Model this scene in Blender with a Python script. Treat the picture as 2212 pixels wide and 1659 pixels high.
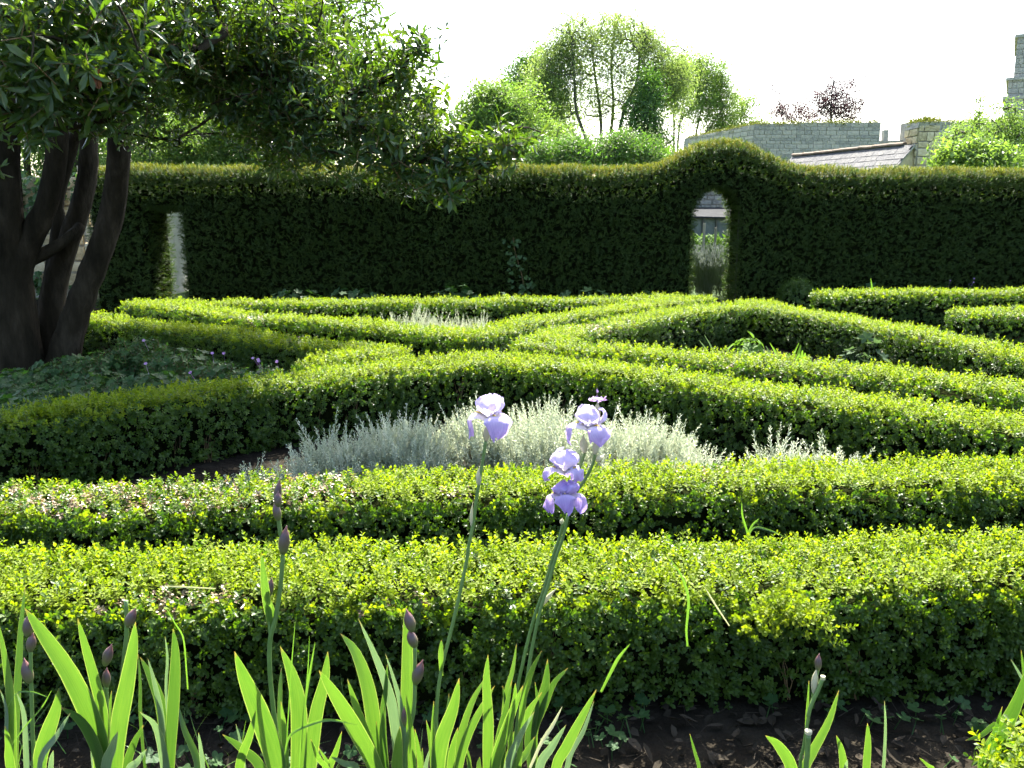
import bpy, math, random
import numpy as np
from mathutils import Vector, Matrix

# ---------------------------------------------------------------- camera, sky, sun, exposure
SC = bpy.context.scene
for o in list(bpy.data.objects):
    bpy.data.objects.remove(o)
COL = SC.collection
EYE = 1.6
PITCH = math.radians(11.3)
FPX = 1916.0                      # focal length in pixels of a 2212 pixel wide frame
cam_d = bpy.data.cameras.new('camera'); cam = bpy.data.objects.new('camera', cam_d); COL.objects.link(cam)
cam.location = (0, 0, EYE); cam.rotation_euler = (math.pi / 2 - PITCH, 0, 0)
cam_d.sensor_width = 36; cam_d.lens = 36 * FPX / 2212; cam_d.clip_start = 0.05; cam_d.clip_end = 3000
SC.camera = cam

SUN_EL, SUN_AZ = math.radians(53), math.radians(9)      # azimuth measured from +Y towards +X
world = bpy.data.worlds.new('World'); SC.world = world; world.use_nodes = True
wn = world.node_tree; wn.nodes.clear()
sky = wn.nodes.new('ShaderNodeTexSky'); sky.sky_type = 'NISHITA'; sky.sun_disc = False
sky.sun_elevation = SUN_EL; sky.sun_rotation = SUN_AZ
sky.air_density = 1.0; sky.dust_density = 3.0; sky.ozone_density = 1.0
bg = wn.nodes.new('ShaderNodeBackground'); bg.inputs[1].default_value = 0.105
wo = wn.nodes.new('ShaderNodeOutputWorld')
wn.links.new(sky.outputs[0], bg.inputs[0]); wn.links.new(bg.outputs[0], wo.inputs[0])
sun_d = bpy.data.lights.new('sun', 'SUN'); sun_d.energy = 5.0; sun_d.angle = math.radians(0.5); sun_d.color = (1.0, 0.95, 0.85)
sun = bpy.data.objects.new('sun', sun_d); COL.objects.link(sun)
SUN_DIR = Vector((math.cos(SUN_EL) * math.sin(SUN_AZ), math.cos(SUN_EL) * math.cos(SUN_AZ), math.sin(SUN_EL)))
sun.rotation_euler = SUN_DIR.to_track_quat('Z', 'Y').to_euler(); sun.location = SUN_DIR * 60
SC.view_settings.view_transform = 'Standard'; SC.view_settings.look = 'None'
SC.view_settings.gamma = 1; SC.view_settings.use_curve_mapping = False
SC.view_settings.exposure = 3.02
SC.render.engine = 'CYCLES'
cy = SC.cycles
cy.max_bounces = 5; cy.diffuse_bounces = 3; cy.glossy_bounces = 1; cy.transmission_bounces = 4; cy.adaptive_threshold = .03; cy.use_adaptive_sampling = True; cy.transparent_max_bounces = 4
cy.use_denoising = True
cy.sample_clamp_indirect = 4.0

# ---------------------------------------------------------------- helpers
rng = np.random.default_rng(7)
random.seed(7)
CP, SP = math.cos(PITCH), math.sin(PITCH)

def at(x, y, Y):
    """the point at forward distance Y that the photograph shows at pixel x, y (2212 wide frame)"""
    cx, cy_ = (x - 1106) / FPX, -(y - 829.5) / FPX
    r = (cx, CP + cy_ * SP, -SP + cy_ * CP)
    t = Y / r[1]
    return np.array((r[0] * t, Y, EYE + r[2] * t))

def onz(x, y, z):
    cx, cy_ = (x - 1106) / FPX, -(y - 829.5) / FPX
    r = (cx, CP + cy_ * SP, -SP + cy_ * CP)
    t = (z - EYE) / r[2]
    return np.array((r[0] * t, r[1] * t, z))

def in_view(P, m=1.03):
    """mask of points inside the frame"""
    d = P[:, 1] * CP - (P[:, 2] - EYE) * SP
    u = P[:, 1] * SP + (P[:, 2] - EYE) * CP
    return (d > .1) & (np.abs(P[:, 0]) < d * 1106 / FPX * m) & (np.abs(u) < d * 829.5 / FPX * m)

def tag(o, label=None, cat=None, group=None, kind=None):
    if label: o['label'] = label
    if cat: o['category'] = cat
    if group: o['group'] = group
    if kind: o['kind'] = kind
    return o

def thing(name, label, cat, loc=(0, 0, 0), group=None):
    o = bpy.data.objects.new(name, None); COL.objects.link(o); o.location = tuple(float(v) for v in loc)
    o.empty_display_size = .1
    return tag(o, label, cat, group)

def mesh_data(name, V, Fc, mat=None, smooth=False):
    me = bpy.data.meshes.new(name)
    me.from_pydata([tuple(map(float, v)) for v in V], [], [tuple(map(int, f)) for f in Fc])
    if mat: me.materials.append(mat)
    if smooth: me.shade_smooth()
    me.update()
    return me

def obj(name, me, parent=None, kind=None, local=False):
    """link a mesh made in world coordinates; with a parent it keeps its place"""
    o = bpy.data.objects.new(name, me); COL.objects.link(o)
    if parent is not None:
        o.parent = parent
        if not local:
            o.location = -root_loc(parent)
    if kind: o['kind'] = kind
    return o

def root_loc(p):
    v = Vector((0, 0, 0))
    while p is not None:
        v = v + p.location; p = p.parent
    return v

class MB:
    """collects vertices and faces for one mesh"""
    def __init__(s): s.V = []; s.F = []
    def add(s, V, Fc):
        b = len(s.V); s.V.extend([tuple(v) for v in V]); s.F.extend([tuple(i + b for i in f) for f in Fc])
    def box(s, c, d, rz=0.0, jit=0.0):
        cx, cy_, cz = c; x, y, z = d[0] / 2, d[1] / 2, d[2] / 2
        ca, sa = math.cos(rz), math.sin(rz)
        V = []
        for sx, sy, sz in ((-1,-1,-1),(1,-1,-1),(1,1,-1),(-1,1,-1),(-1,-1,1),(1,-1,1),(1,1,1),(-1,1,1)):
            px, py, pz = sx * x + random.uniform(-jit, jit), sy * y + random.uniform(-jit, jit), sz * z + random.uniform(-jit, jit)
            V.append((cx + px * ca - py * sa, cy_ + px * sa + py * ca, cz + pz))
        s.add(V, [(0,3,2,1),(4,5,6,7),(0,1,5,4),(1,2,6,5),(2,3,7,6),(3,0,4,7)])
    def tube(s, pts, rad, n=6, cap=True):
        pts = [np.array(p, float) for p in pts]
        if np.isscalar(rad): rad = [rad] * len(pts)
        V = []; Fc = []
        ref = np.array((.13, .21, .97)) if abs((pts[-1] - pts[0])[2]) < .9 * np.linalg.norm(pts[-1] - pts[0]) else np.array((.95, .2, .1))
        for i, p in enumerate(pts):
            d = pts[min(i + 1, len(pts) - 1)] - pts[max(i - 1, 0)]
            d = d / (np.linalg.norm(d) + 1e-9)
            a = np.cross(d, ref); a /= np.linalg.norm(a) + 1e-9
            b = np.cross(d, a)
            for k in range(n):
                t = 2 * math.pi * k / n
                V.append(p + rad[i] * (math.cos(t) * a + math.sin(t) * b))
        for i in range(len(pts) - 1):
            for k in range(n):
                k2 = (k + 1) % n
                Fc.append((i * n + k, i * n + k2, (i + 1) * n + k2, (i + 1) * n + k))
        if cap:
            Fc.append(tuple(range(n))[::-1]); Fc.append(tuple((len(pts) - 1) * n + k for k in range(n)))
        s.add(V, Fc)
    def build(s, name, mat, parent=None, kind=None, smooth=False, local=False):
        return obj(name, mesh_data(name, s.V, s.F, mat, smooth), parent, kind, local)

def smooth_path(pts, n):
    """Catmull-Rom through pts, n samples"""
    P = [np.array(p, float) for p in pts]
    P = [2 * P[0] - P[1]] + P + [2 * P[-1] - P[-2]]
    out = []
    m = len(P) - 3
    for i in range(n):
        t = i / (n - 1) * m; k = min(int(t), m - 1); u = t - k
        a, b, c, d = P[k:k + 4]
        out.append(.5 * ((2 * b) + (c - a) * u + (2 * a - 5 * b + 4 * c - d) * u * u + (3 * b - a - 3 * c + d) * u ** 3))
    return out

# ---------------------------------------------------------------- materials
def nodes_of(name):
    m = bpy.data.materials.new(name); m.use_nodes = True
    nt = m.node_tree; nt.nodes.clear()
    out = nt.nodes.new('ShaderNodeOutputMaterial')
    return m, nt, out

def leaf_mat(name, cols, trans, tfac=.4, rough=.4, spec=.5, noise=None):
    """leaf: gloss + diffuse on the face, light shining through; colour differs from sprig to sprig"""
    m, nt, out = nodes_of(name); N = nt.nodes.new; L = nt.links.new
    info = N('ShaderNodeObjectInfo'); ramp = N('ShaderNodeValToRGB')
    el = ramp.color_ramp.elements
    while len(el) < len(cols): el.new(.5)
    for i, c in enumerate(cols):
        el[i].position = i / max(1, len(cols) - 1); el[i].color = (*c, 1)
    geo = N('ShaderNodeNewGeometry')
    add = N('ShaderNodeMath'); add.operation = 'MULTIPLY_ADD'; add.inputs[1].default_value = .3
    mul = N('ShaderNodeMath'); mul.operation = 'MULTIPLY'; mul.inputs[1].default_value = .7
    L(info.outputs['Random'], mul.inputs[0])
    L(geo.outputs['Random Per Island'], add.inputs[0]); L(mul.outputs[0], add.inputs[2])
    L(add.outputs[0], ramp.inputs[0])
    col = ramp.outputs[0]
    p = N('ShaderNodeBsdfPrincipled'); p.inputs['Roughness'].default_value = rough
    p.inputs['Specular IOR Level'].default_value = spec
    L(col, p.inputs['Base Color'])
    t = N('ShaderNodeBsdfTranslucent')
    hsv = N('ShaderNodeMixRGB'); hsv.blend_type = 'MULTIPLY'; hsv.inputs[0].default_value = 1
    hsv.inputs[2].default_value = (*trans, 1); L(col, hsv.inputs[1]); L(hsv.outputs[0], t.inputs[0])
    mx = N('ShaderNodeMixShader'); mx.inputs[0].default_value = tfac
    L(p.outputs[0], mx.inputs[1]); L(t.outputs[0], mx.inputs[2]); L(mx.outputs[0], out.inputs[0])
    return m

def rough_mat(name, cols, scale=6.0, rough=.9, bump=.4, bscale=30.0, stretch=(1, 1, 1), spec=.2, detail=6, pos=None):
    """noise-mottled opaque surface with fine relief"""
    m, nt, out = nodes_of(name); N = nt.nodes.new; L = nt.links.new
    tc = N('ShaderNodeTexCoord'); mp = N('ShaderNodeMapping'); mp.inputs['Scale'].default_value = stretch
    L(tc.outputs['Object'], mp.inputs[0])
    n1 = N('ShaderNodeTexNoise'); n1.inputs['Scale'].default_value = scale; n1.inputs['Detail'].default_value = detail
    n1.inputs['Roughness'].default_value = .65
    L(mp.outputs[0], n1.inputs[0])
    info = N('ShaderNodeObjectInfo')
    ad = N('ShaderNodeMath'); ad.operation = 'MULTIPLY_ADD'; ad.inputs[1].default_value = .22; ad.use_clamp = True
    sb = N('ShaderNodeMath'); sb.operation = 'SUBTRACT'; sb.inputs[1].default_value = .11
    L(n1.outputs[0], sb.inputs[0])
    L(info.outputs['Random'], ad.inputs[0]); L(sb.outputs[0], ad.inputs[2])
    ramp = N('ShaderNodeValToRGB'); el = ramp.color_ramp.elements
    while len(el) < len(cols): el.new(.5)
    for i, c in enumerate(cols):
        el[i].position = pos[i] if pos else .3 + .4 * i / max(1, len(cols) - 1); el[i].color = (*c, 1)
    L(ad.outputs[0], ramp.inputs[0])
    p = N('ShaderNodeBsdfPrincipled'); p.inputs['Roughness'].default_value = rough; p.inputs['Specular IOR Level'].default_value = spec
    L(ramp.outputs[0], p.inputs['Base Color'])
    n2 = N('ShaderNodeTexNoise'); n2.inputs['Scale'].default_value = bscale; n2.inputs['Detail'].default_value = 5
    L(mp.outputs[0], n2.inputs[0])
    b = N('ShaderNodeBump'); b.inputs['Strength'].default_value = bump; b.inputs['Distance'].default_value = .02
    L(n2.outputs[0], b.inputs['Height']); L(b.outputs[0], p.inputs['Normal'])
    L(p.outputs[0], out.inputs[0])
    return m

M = {}
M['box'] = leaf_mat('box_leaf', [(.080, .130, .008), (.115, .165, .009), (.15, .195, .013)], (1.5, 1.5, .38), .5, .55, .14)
M['box_old_shaded'] = leaf_mat('box_leaf_old_shaded', [(.022, .052, .007), (.040, .080, .008), (.062, .105, .010)], (1.45, 1.6, .4), .46, .45, .3)  # older leaves, darkened further to put the faces' shade into the colour
M['box_dry'] = leaf_mat('box_leaf_dry', [(.10, .065, .03), (.15, .10, .05), (.20, .16, .09)], (1, .9, .7), .3, .4, .5)
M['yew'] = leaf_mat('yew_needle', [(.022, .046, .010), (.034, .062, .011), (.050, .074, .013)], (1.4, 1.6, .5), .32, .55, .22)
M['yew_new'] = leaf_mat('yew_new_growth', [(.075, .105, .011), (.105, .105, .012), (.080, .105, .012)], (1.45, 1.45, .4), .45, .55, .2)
M['ever'] = leaf_mat('evergreen_leaf', [(.016, .040, .011), (.028, .062, .014), (.050, .085, .016)], (2.1, 1.9, .3), .45, .36, .4)
M['ever_brown'] = leaf_mat('withered_leaf', [(.16, .055, .02), (.20, .075, .028)], (1, .8, .5), .3, .5, .3)
M['willow'] = leaf_mat('willow_leaf', [(.10, .145, .05), (.13, .18, .06), (.17, .21, .09)], (1.4, 1.5, .7), .58, .5, .3)
M['bright'] = leaf_mat('bright_leaf', [(.07, .125, .028), (.095, .155, .036), (.125, .185, .05)], (1.35, 1.4, .6), .5, .5, .3)
M['mid'] = leaf_mat('mid_leaf', [(.038, .09, .02), (.055, .115, .022), (.078, .14, .028)], (1.4, 1.5, .5), .45, .45, .3)
M['dark'] = leaf_mat('dark_leaf', [(.026, .062, .018), (.04, .085, .022), (.055, .105, .026)], (1.4, 1.5, .5), .42, .45, .3)
M['olive'] = leaf_mat('grey_green_leaf', [(.05, .08, .03), (.075, .105, .045), (.10, .13, .06)], (1.2, 1.3, .7), .4, .5, .4)
M['copper'] = leaf_mat('copper_leaf', [(.026, .014, .017), (.038, .020, .024), (.05, .028, .03)], (1.3, .8, .9), .35, .45, .3)
M['silver'] = leaf_mat('silver_leaf', [(.26, .30, .20), (.36, .40, .29), (.46, .48, .38)], (1, 1, .8), .35, .8, .12)
M['geran'] = leaf_mat('geranium_leaf', [(.016, .046, .014), (.026, .066, .018), (.042, .088, .022)], (1.4, 1.6, .5), .42, .6, .2)
M['pale'] = leaf_mat('pale_leaf', [(.035, .062, .028), (.05, .08, .04)], (1.1, 1.2, .7), .35, .8, .06)
M['peony'] = leaf_mat('peony_leaf', [(.050, .10, .02), (.07, .125, .026)], (1.4, 1.5, .5), .4, .7, .1)
M['purple'] = leaf_mat('small_purple_petal', [(.30, .17, .36), (.38, .25, .44)], (1, 1, 1), .4, .7, .1)
M['lav'] = leaf_mat('lavender_tip', [(.085, .105, .08), (.12, .135, .12)], (1, 1, 1), .3, .7, .2)
M['twig'] = rough_mat('twig_bark', [(.07, .045, .022), (.17, .11, .05)], 9, .85, .3, 60)
M['bark'] = rough_mat('smooth_bark', [(.008, .007, .004), (.02, .016, .010), (.042, .034, .023)], 7, .95, 1.0, 34, (1, 1, .3), .05, 9)
M['bark2'] = rough_mat('grey_bark', [(.045, .04, .03), (.10, .088, .065)], 4, .9, .5, 20, (1, 1, .4))
M['core'] = rough_mat('hedge_interior', [(.004, .006, .002), (.010, .012, .004)], 30, 1, .6, 60, spec=.0)  # near-black: the shade inside the hedges put into the colour
M['soil'] = rough_mat('garden_soil', [(.007, .006, .004), (.012, .010, .007), (.020, .017, .012)], 5, .95, 1.0, 30, spec=.03)
M['litter'] = leaf_mat('dry_leaf_litter', [(.012, .010, .007), (.022, .018, .012), (.042, .034, .024)], (.8, .7, .5), .1, .85, .08)
M['grass'] = leaf_mat('grass_blade', [(.05, .11, .02), (.08, .15, .03)], (1.4, 1.5, .5), .45, .4, .4)
M['straw'] = leaf_mat('pale_grass', [(.25, .27, .15), (.34, .34, .22)], (1, 1, .7), .3, .5, .3)
M['meadow'] = rough_mat('meadow', [(.03, .06, .012), (.06, .10, .02)], .8, .95, .8, 12)
M['stone'] = rough_mat('weathered_limestone', [(.15, .148, .13), (.25, .24, .205), (.33, .305, .25)], 3.2, .95, .9, 14)
M['stone_warm'] = rough_mat('warm_limestone', [(.22, .18, .10), (.36, .30, .18), (.44, .38, .25)], 2.6, .95, .7, 14)
M['mortar'] = rough_mat('old_mortar', [(.16, .155, .13), (.25, .24, .20)], 5, 1, .8, 20)
M['slate'] = rough_mat('roof_slate', [(.034, .036, .040), (.052, .053, .056), (.075, .073, .068)], 4, .75, .5, 25, spec=.15)
M['ridge'] = rough_mat('ridge_tile_clay', [(.075, .055, .038), (.125, .092, .062)], 6, .9, .5, 22)
M['moss'] = leaf_mat('moss_tuft', [(.05, .065, .012), (.09, .10, .02)], (1.2, 1.2, .5), .3, .7, .2)
M['sheet'] = rough_mat('weathered_sheet', [(.016, .017, .019), (.03, .031, .033)], 2, .9, .2, 12, spec=.03)
M['panel'] = rough_mat('grey_render', [(.07, .078, .075), (.12, .125, .12)], 1.6, .9, .4, 9)
M['iron'] = rough_mat('dark_iron', [(.02, .02, .02), (.04, .035, .03)], 9, .6, .2, 30, spec=.4)
M['wood'] = rough_mat('grey_wood', [(.11, .095, .075), (.2, .175, .14)], 5, .9, .5, 24, (1, 1, .2))

# ---------------------------------------------------------------- leaf and sprig shapes (shared mesh data)
def leaf_vf(l, w, fold=.25, curl=.15, prof=(.0, .85, 1.0, .0)):
    """one leaf along +Y from the origin, face up +Z, eight triangles"""
    a, b = .35, .72
    z1, z2, z3 = -curl * l * a * a, -curl * l * b * b, -curl * l
    f = fold * w * .5
    V = [(0, 0, 0), (0, l * a, z1), (0, l * b, z2), (0, l, z3),
         (-w / 2 * prof[1], l * a, z1 + f), (-w / 2 * prof[2], l * b, z2 + f), (w / 2 * prof[1], l * a, z1 + f), (w / 2 * prof[2], l * b, z2 + f)]
    return np.array(V), [(0, 1, 4), (1, 2, 5, 4), (2, 3, 5), (0, 6, 1), (1, 6, 7, 2), (2, 7, 3)]

def diamond_vf(l, w, fold=.2):
    return np.array([(0, 0, 0), (-w / 2, l * .5, fold * w), (0, l, 0), (w / 2, l * .5, fold * w)]), [(0, 3, 2), (0, 2, 1)]

def rotm(axis, a):
    return np.array(Matrix.Rotation(a, 3, axis))

def place(vf, R, p):
    V, Fc = vf
    return V @ R.T + np.array(p), Fc

def join(parts, mats=None):
    V = []; Fc = []; b = 0
    for v, f in parts:
        V.append(v); Fc += [tuple(i + b for i in q) for q in f]; b += len(v)
    return np.concatenate(V), Fc

def proto(name, parts, mat, smooth=False, mat_of=None, mats=None):
    V, Fc = join(parts)
    me = mesh_data(name, V, Fc, mat, smooth)
    if mats:
        for m in mats: me.materials.append(m)
        k = 0
        for (v, f), mi in zip(parts, mat_of):
            for _ in f: me.polygons[k].material_index = mi; k += 1
    return me

def out_leaf(vf, az, el, p, roll=0.0):
    """turn a +Y leaf to azimuth az, raised by el"""
    R = rotm('Z', az) @ rotm('X', el) @ rotm('Y', roll)
    return place(vf, R, p)

def thin_stick(p, q, r=.0015):
    p, q = np.array(p, float), np.array(q, float)
    d = q - p; a = np.cross(d, (.3, .9, .1)); a = a / np.linalg.norm(a) * r; b = np.cross(d, a); b = b / np.linalg.norm(b) * r
    return np.array([p + a, p - .5 * a + .87 * b, p - .5 * a - .87 * b, q + .6 * a, q - .3 * a + .5 * b, q - .3 * a - .5 * b]), [(0, 1, 4, 3), (1, 2, 5, 4), (2, 0, 3, 5)]

def box_sprig(seed, n_pairs, L, leaf, mat, spread=.9):
    r = random.Random(seed); parts = []
    az = r.random() * 6
    for k in range(n_pairs):
        h = L * (k + .3) / n_pairs
        az += math.pi / 2 + r.uniform(-.3, .3)
        el = spread * (.15 + .95 * k / n_pairs)
        for s in (0, math.pi):
            l = leaf * r.uniform(.8, 1.15) * (1 - .12 * k / n_pairs)
            parts.append(out_leaf(leaf_vf(l, l * .58, .22, r.uniform(.05, .3)), az + s + r.uniform(-.25, .25), el + r.uniform(-.3, .3), (0, 0, h), r.uniform(-.4, .4)))
    parts.append(out_leaf(leaf_vf(leaf * .7, leaf * .4), az, 1.2, (0, 0, L)))
    return proto('box_sprig', parts, mat)

PR = {}
PR['box'] = [box_sprig(i, 4 if i < 3 else 5, .030 + .008 * (i % 3), .0158, M['box']) for i in range(5)]
PR['box_shoot'] = [box_sprig(20 + i, 6, .058, .016, M['box'], 1.15) for i in range(2)]
PR['box_old_shaded'] = [box_sprig(40 + i, 4, .030, .0168, M['box_old_shaded'], .7) for i in range(4)]
PR['box_dry'] = [box_sprig(60 + i, 3, .020, .0165, M['box_dry'], .5) for i in range(2)]

def yew_sprig(seed, mat, L=.075):
    r = random.Random(seed); parts = [thin_stick((0, 0, 0), (0, 0, L), .0018)]
    for k in range(7):
        h = L * (k + .5) / 7
        for s in (0, math.pi):
            l = .026 * r.uniform(.8, 1.2)
            parts.append(out_leaf(diamond_vf(l, .0065), s + r.uniform(-.5, .5), .35 + .5 * k / 7 + r.uniform(-.2, .2), (0, 0, h)))
    return proto('yew_sprig', parts, mat)
PR['yew'] = [yew_sprig(i, M['yew']) for i in range(3)]
PR['yew_new'] = [yew_sprig(10 + i, M['yew_new'], .065) for i in range(3)]

def rosette(seed, mat, n=10, l0=.098):
    r = random.Random(seed); parts = [thin_stick((0, 0, -.14), (.012, 0, .03), .0028)]
    for k in range(n):
        u = k / n; l = l0 * r.uniform(.6, 1.15); el = -.35 + 1.35 * u + r.uniform(-.4, .4)
        parts.append(out_leaf(leaf_vf(l, l * r.uniform(.26, .36), r.uniform(.15, .45), r.uniform(-.1, .55), (0, .72, 1.0, 0)), k * 2.4 + r.uniform(-.6, .6), el, (0, 0, -.13 + .15 * u), r.uniform(-.7, .7)))
    return proto('leaf_spray', parts, mat, mat_of=[1] + [0] * n, mats=[M['twig']])
PR['ever'] = [rosette(i, M['ever'], 9 + i % 3) for i in range(5)]
PR['ever_brown'] = [proto('withered_spray', [out_leaf(leaf_vf(.10, .042, .3, .2), k * 1.1, -.9 - .1 * (k % 3), (0, 0, 0), .3 * (k % 2)) for k in range(6)], M['ever_brown'])]

def spray(seed, mat, n, R, l, w, droop=0.0):
    """a loose puff of n small leaves within radius R"""
    r = np.random.default_rng(seed); parts = []
    for k in range(n):
        d = r.normal(size=3); d /= np.linalg.norm(d)
        p = d * R * r.random() ** .5
        p[2] *= .75
        az = math.atan2(-d[0], d[1]) + r.normal() * .6
        el = .6 * d[2] + r.normal() * .5 - droop
        s = r.uniform(.7, 1.25)
        parts.append(out_leaf(diamond_vf(l * s, w * s, .25), az, el, p, r.normal() * .5))
    return proto('leaf_puff', parts, mat)
for key, l, w, n, dr in (('willow', .10, .026, 34, .5), ('bright', .085, .05, 34, .1), ('mid', .085, .05, 36, .1), ('dark', .08, .045, 40, .1),
                     ('olive', .07, .03, 36, .1), ('copper', .09, .055, 26, .1)):
    PR[key] = [spray(100 + i, M[key], n, .30, l, w, dr) for i in range(3)]
PR['big_mid'] = [spray(200 + i, M['bright'], 16, .26, .15, .095, .2) for i in range(3)]

def silver_stem(seed, L=.13):
    r = random.Random(seed); parts = [thin_stick((0, 0, 0), (r.uniform(-.01, .01), 0, L), .0016)]
    n = 20
    for k in range(n):
        l = .028 * r.uniform(.6, 1.2) * (1.15 - .5 * k / n)
        parts.append(out_leaf(diamond_vf(l, .0062, .1), k * 2.4 + r.uniform(-.4, .4), .7 + r.uniform(-.3, .4), (0, 0, L * k / n)))
    for k in range(5):
        parts.append(out_leaf(leaf_vf(.009, .007, .5, -.5), k * 1.26, .9, (0, 0, L)))
    return proto('silver_stem', parts, M['silver'])
PR['silver'] = [silver_stem(i, .11 + .02 * i) for i in range(4)]

def lobed_leaf(R, n_lobes, depth, mat, name='lobed_leaf', cup=.25, stalk=0.0):
    """palmate leaf, centre at origin, facing +Z, on a stalk going down"""
    V = [(0, 0, 0)]; n = n_lobes * 4
    for k in range(n):
        t = -2.7 + 5.4 * k / (n - 1)
        lob = abs(math.cos(n_lobes * t * math.pi / 5.4))
        rr = R * (1 - depth + depth * lob ** .7) * (1 - .18 * (abs(t) / 2.7) ** 2)
        V.append((rr * math.sin(t), rr * math.cos(t), cup * rr * (.3 + .7 * lob) * .6))
    Fc = [(0, i + 1, i + 2) for i in range(n - 1)]
    parts = [(np.array(V), [f[::-1] for f in Fc])]
    if stalk: parts.append(thin_stick((0, -.1 * R, -stalk), (0, 0, 0), .0022))
    return proto(name, parts, mat)
PR['geran'] = [lobed_leaf(.045 + .01 * i, 5, .5, M['geran'], stalk=.16) for i in range(3)]
PR['shade'] = [rosette(500 + i, M['geran'], 9, .075) for i in range(3)]
PR['pale'] = [lobed_leaf(.055 + .01 * i, 5, .6, M['pale'], stalk=.16) for i in range(2)]
PR['ivy'] = [lobed_leaf(.03 + .006 * i, 3, .4, M['dark']) for i in range(3)]
PR['weed'] = [lobed_leaf(.018 + .006 * i, 5, .45, M['geran'], stalk=.05) for i in range(2)]

def peony_leaf(seed):
    r = random.Random(seed); parts = [thin_stick((0, 0, -.2), (0, 0, 0), .003)]
    for k in range(7):
        l = r.uniform(.08, .12)
        parts.append(out_leaf(leaf_vf(l, l * .36, .3, .4), k * .9 + r.uniform(-.2, .2), r.uniform(0, .6), (0, 0, -.02 * (k % 3)), r.uniform(-.3, .3)))
    return proto('peony_leaf', parts, M['peony'])
PR['peony'] = [peony_leaf(i) for i in range(3)]
def flower5(seed, R=.018):
    parts = [out_leaf(leaf_vf(R, R * .85, .1, -.2), k * 1.2566, .45, (0, 0, 0)) for k in range(5)] + [thin_stick((0, 0, -.14), (0, 0, 0), .0016)]
    return proto('small_flower', parts, M['purple'])
PR['flower5'] = [flower5(0)]
def blade(seed, L=.25, w=.005, mat='grass'):
    r = random.Random(seed); n = 6; V = []; Fc = []
    bend = r.uniform(.15, .7)
    for i in range(n):
        t = i / (n - 1); ww = w * (1 - t) ** .6 / 2 + .0003
        y = bend * L * t * t; z = L * (t - .25 * bend * t * t)
        V += [(-ww, y, z), (ww, y, z)]
        if i: Fc.append((2 * i - 2, 2 * i - 1, 2 * i + 1, 2 * i))
    return np.array(V), Fc
PR['grass'] = [proto('grass_blade', [blade(i)], M['grass']) for i in range(4)]
PR['litter'] = [proto('dry_leaf', [leaf_vf(.035, .02, .3, .5)], M['litter']), proto('dry_leaf', [leaf_vf(.05, .022, .5, -.4)], M['litter']), proto('dry_twig', [thin_stick((0, 0, 0), (.0, .08, .004), .0016)], M['litter'])]
def lav_stem(seed):
    r = random.Random(seed); parts = []
    for k in range(8):
        q = (r.uniform(-.09, .09), r.uniform(-.05, .05), r.uniform(.45, .6))
        parts.append(thin_stick((r.uniform(-.04, .04), r.uniform(-.03, .03), 0), q, .0022))
        parts.append(out_leaf(leaf_vf(.05, .012, .5, 0), r.uniform(0, 6), 1.3, q))
    return proto('lavender_stems', parts, M['olive'], mat_of=[0, 1] * 8, mats=[M['lav']])
PR['lav'] = [lav_stem(i) for i in range(3)]
def bare_twig(seed):
    r = random.Random(seed); parts = []
    for k in range(4):
        a = (r.uniform(-.03, .03), r.uniform(-.02, .02), 0); b = (a[0] + r.uniform(-.03, .03), a[1] + r.uniform(-.02, .02), .09)
        c = (b[0] + r.uniform(-.04, .04), b[1], .2)
        parts += [thin_stick(a, b, .003), thin_stick(b, c, .002), thin_stick(b, (b[0] - (c[0] - b[0]), b[1] + .01, .17), .0018)]
    return proto('bare_twigs', parts, M['twig'])
PR['twigs'] = [bare_twig(i) for i in range(3)]

# ---------------------------------------------------------------- scattering leaves over a surface
_groups = {}
def scatter_group(keys):
    k = tuple(keys)
    if k in _groups: return _groups[k]
    g = bpy.data.node_groups.new('scatter_' + '_'.join(k), 'GeometryNodeTree')
    g.interface.new_socket('Geometry', in_out='INPUT', socket_type='NodeSocketGeometry')
    g.interface.new_socket('Geometry', in_out='OUTPUT', socket_type='NodeSocketGeometry')
    N = g.nodes.new; L = g.links.new
    gi, go = N('NodeGroupInput'), N('NodeGroupOutput')
    jn = N('GeometryNodeJoinGeometry')
    meshes = [m for q in k for m in PR[q]]
    for me in reversed(meshes):
        po = bpy.data.objects.new('shape', me)
        oi = N('GeometryNodeObjectInfo'); oi.inputs['Object'].default_value = po; oi.inputs['As Instance'].default_value = False
        gt = N('GeometryNodeGeometryToInstance'); L(oi.outputs['Geometry'], gt.inputs[0]); L(gt.outputs[0], jn.inputs[0])
    ip = N('GeometryNodeInstanceOnPoints'); L(gi.outputs[0], ip.inputs['Points']); L(jn.outputs[0], ip.inputs['Instance'])
    ip.inputs['Pick Instance'].default_value = True
    def attr(nm, t):
        a = N('GeometryNodeInputNamedAttribute'); a.data_type = t; a.inputs['Name'].default_value = nm; return a.outputs[0]
    L(attr('idx', 'INT'), ip.inputs['Instance Index']); L(attr('rot', 'FLOAT_VECTOR'), ip.inputs['Rotation']); L(attr('scl', 'FLOAT'), ip.inputs['Scale'])
    L(ip.outputs[0], go.inputs[0])
    _groups[k] = (g, [len(PR[q]) for q in k])
    return _groups[k]

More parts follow.
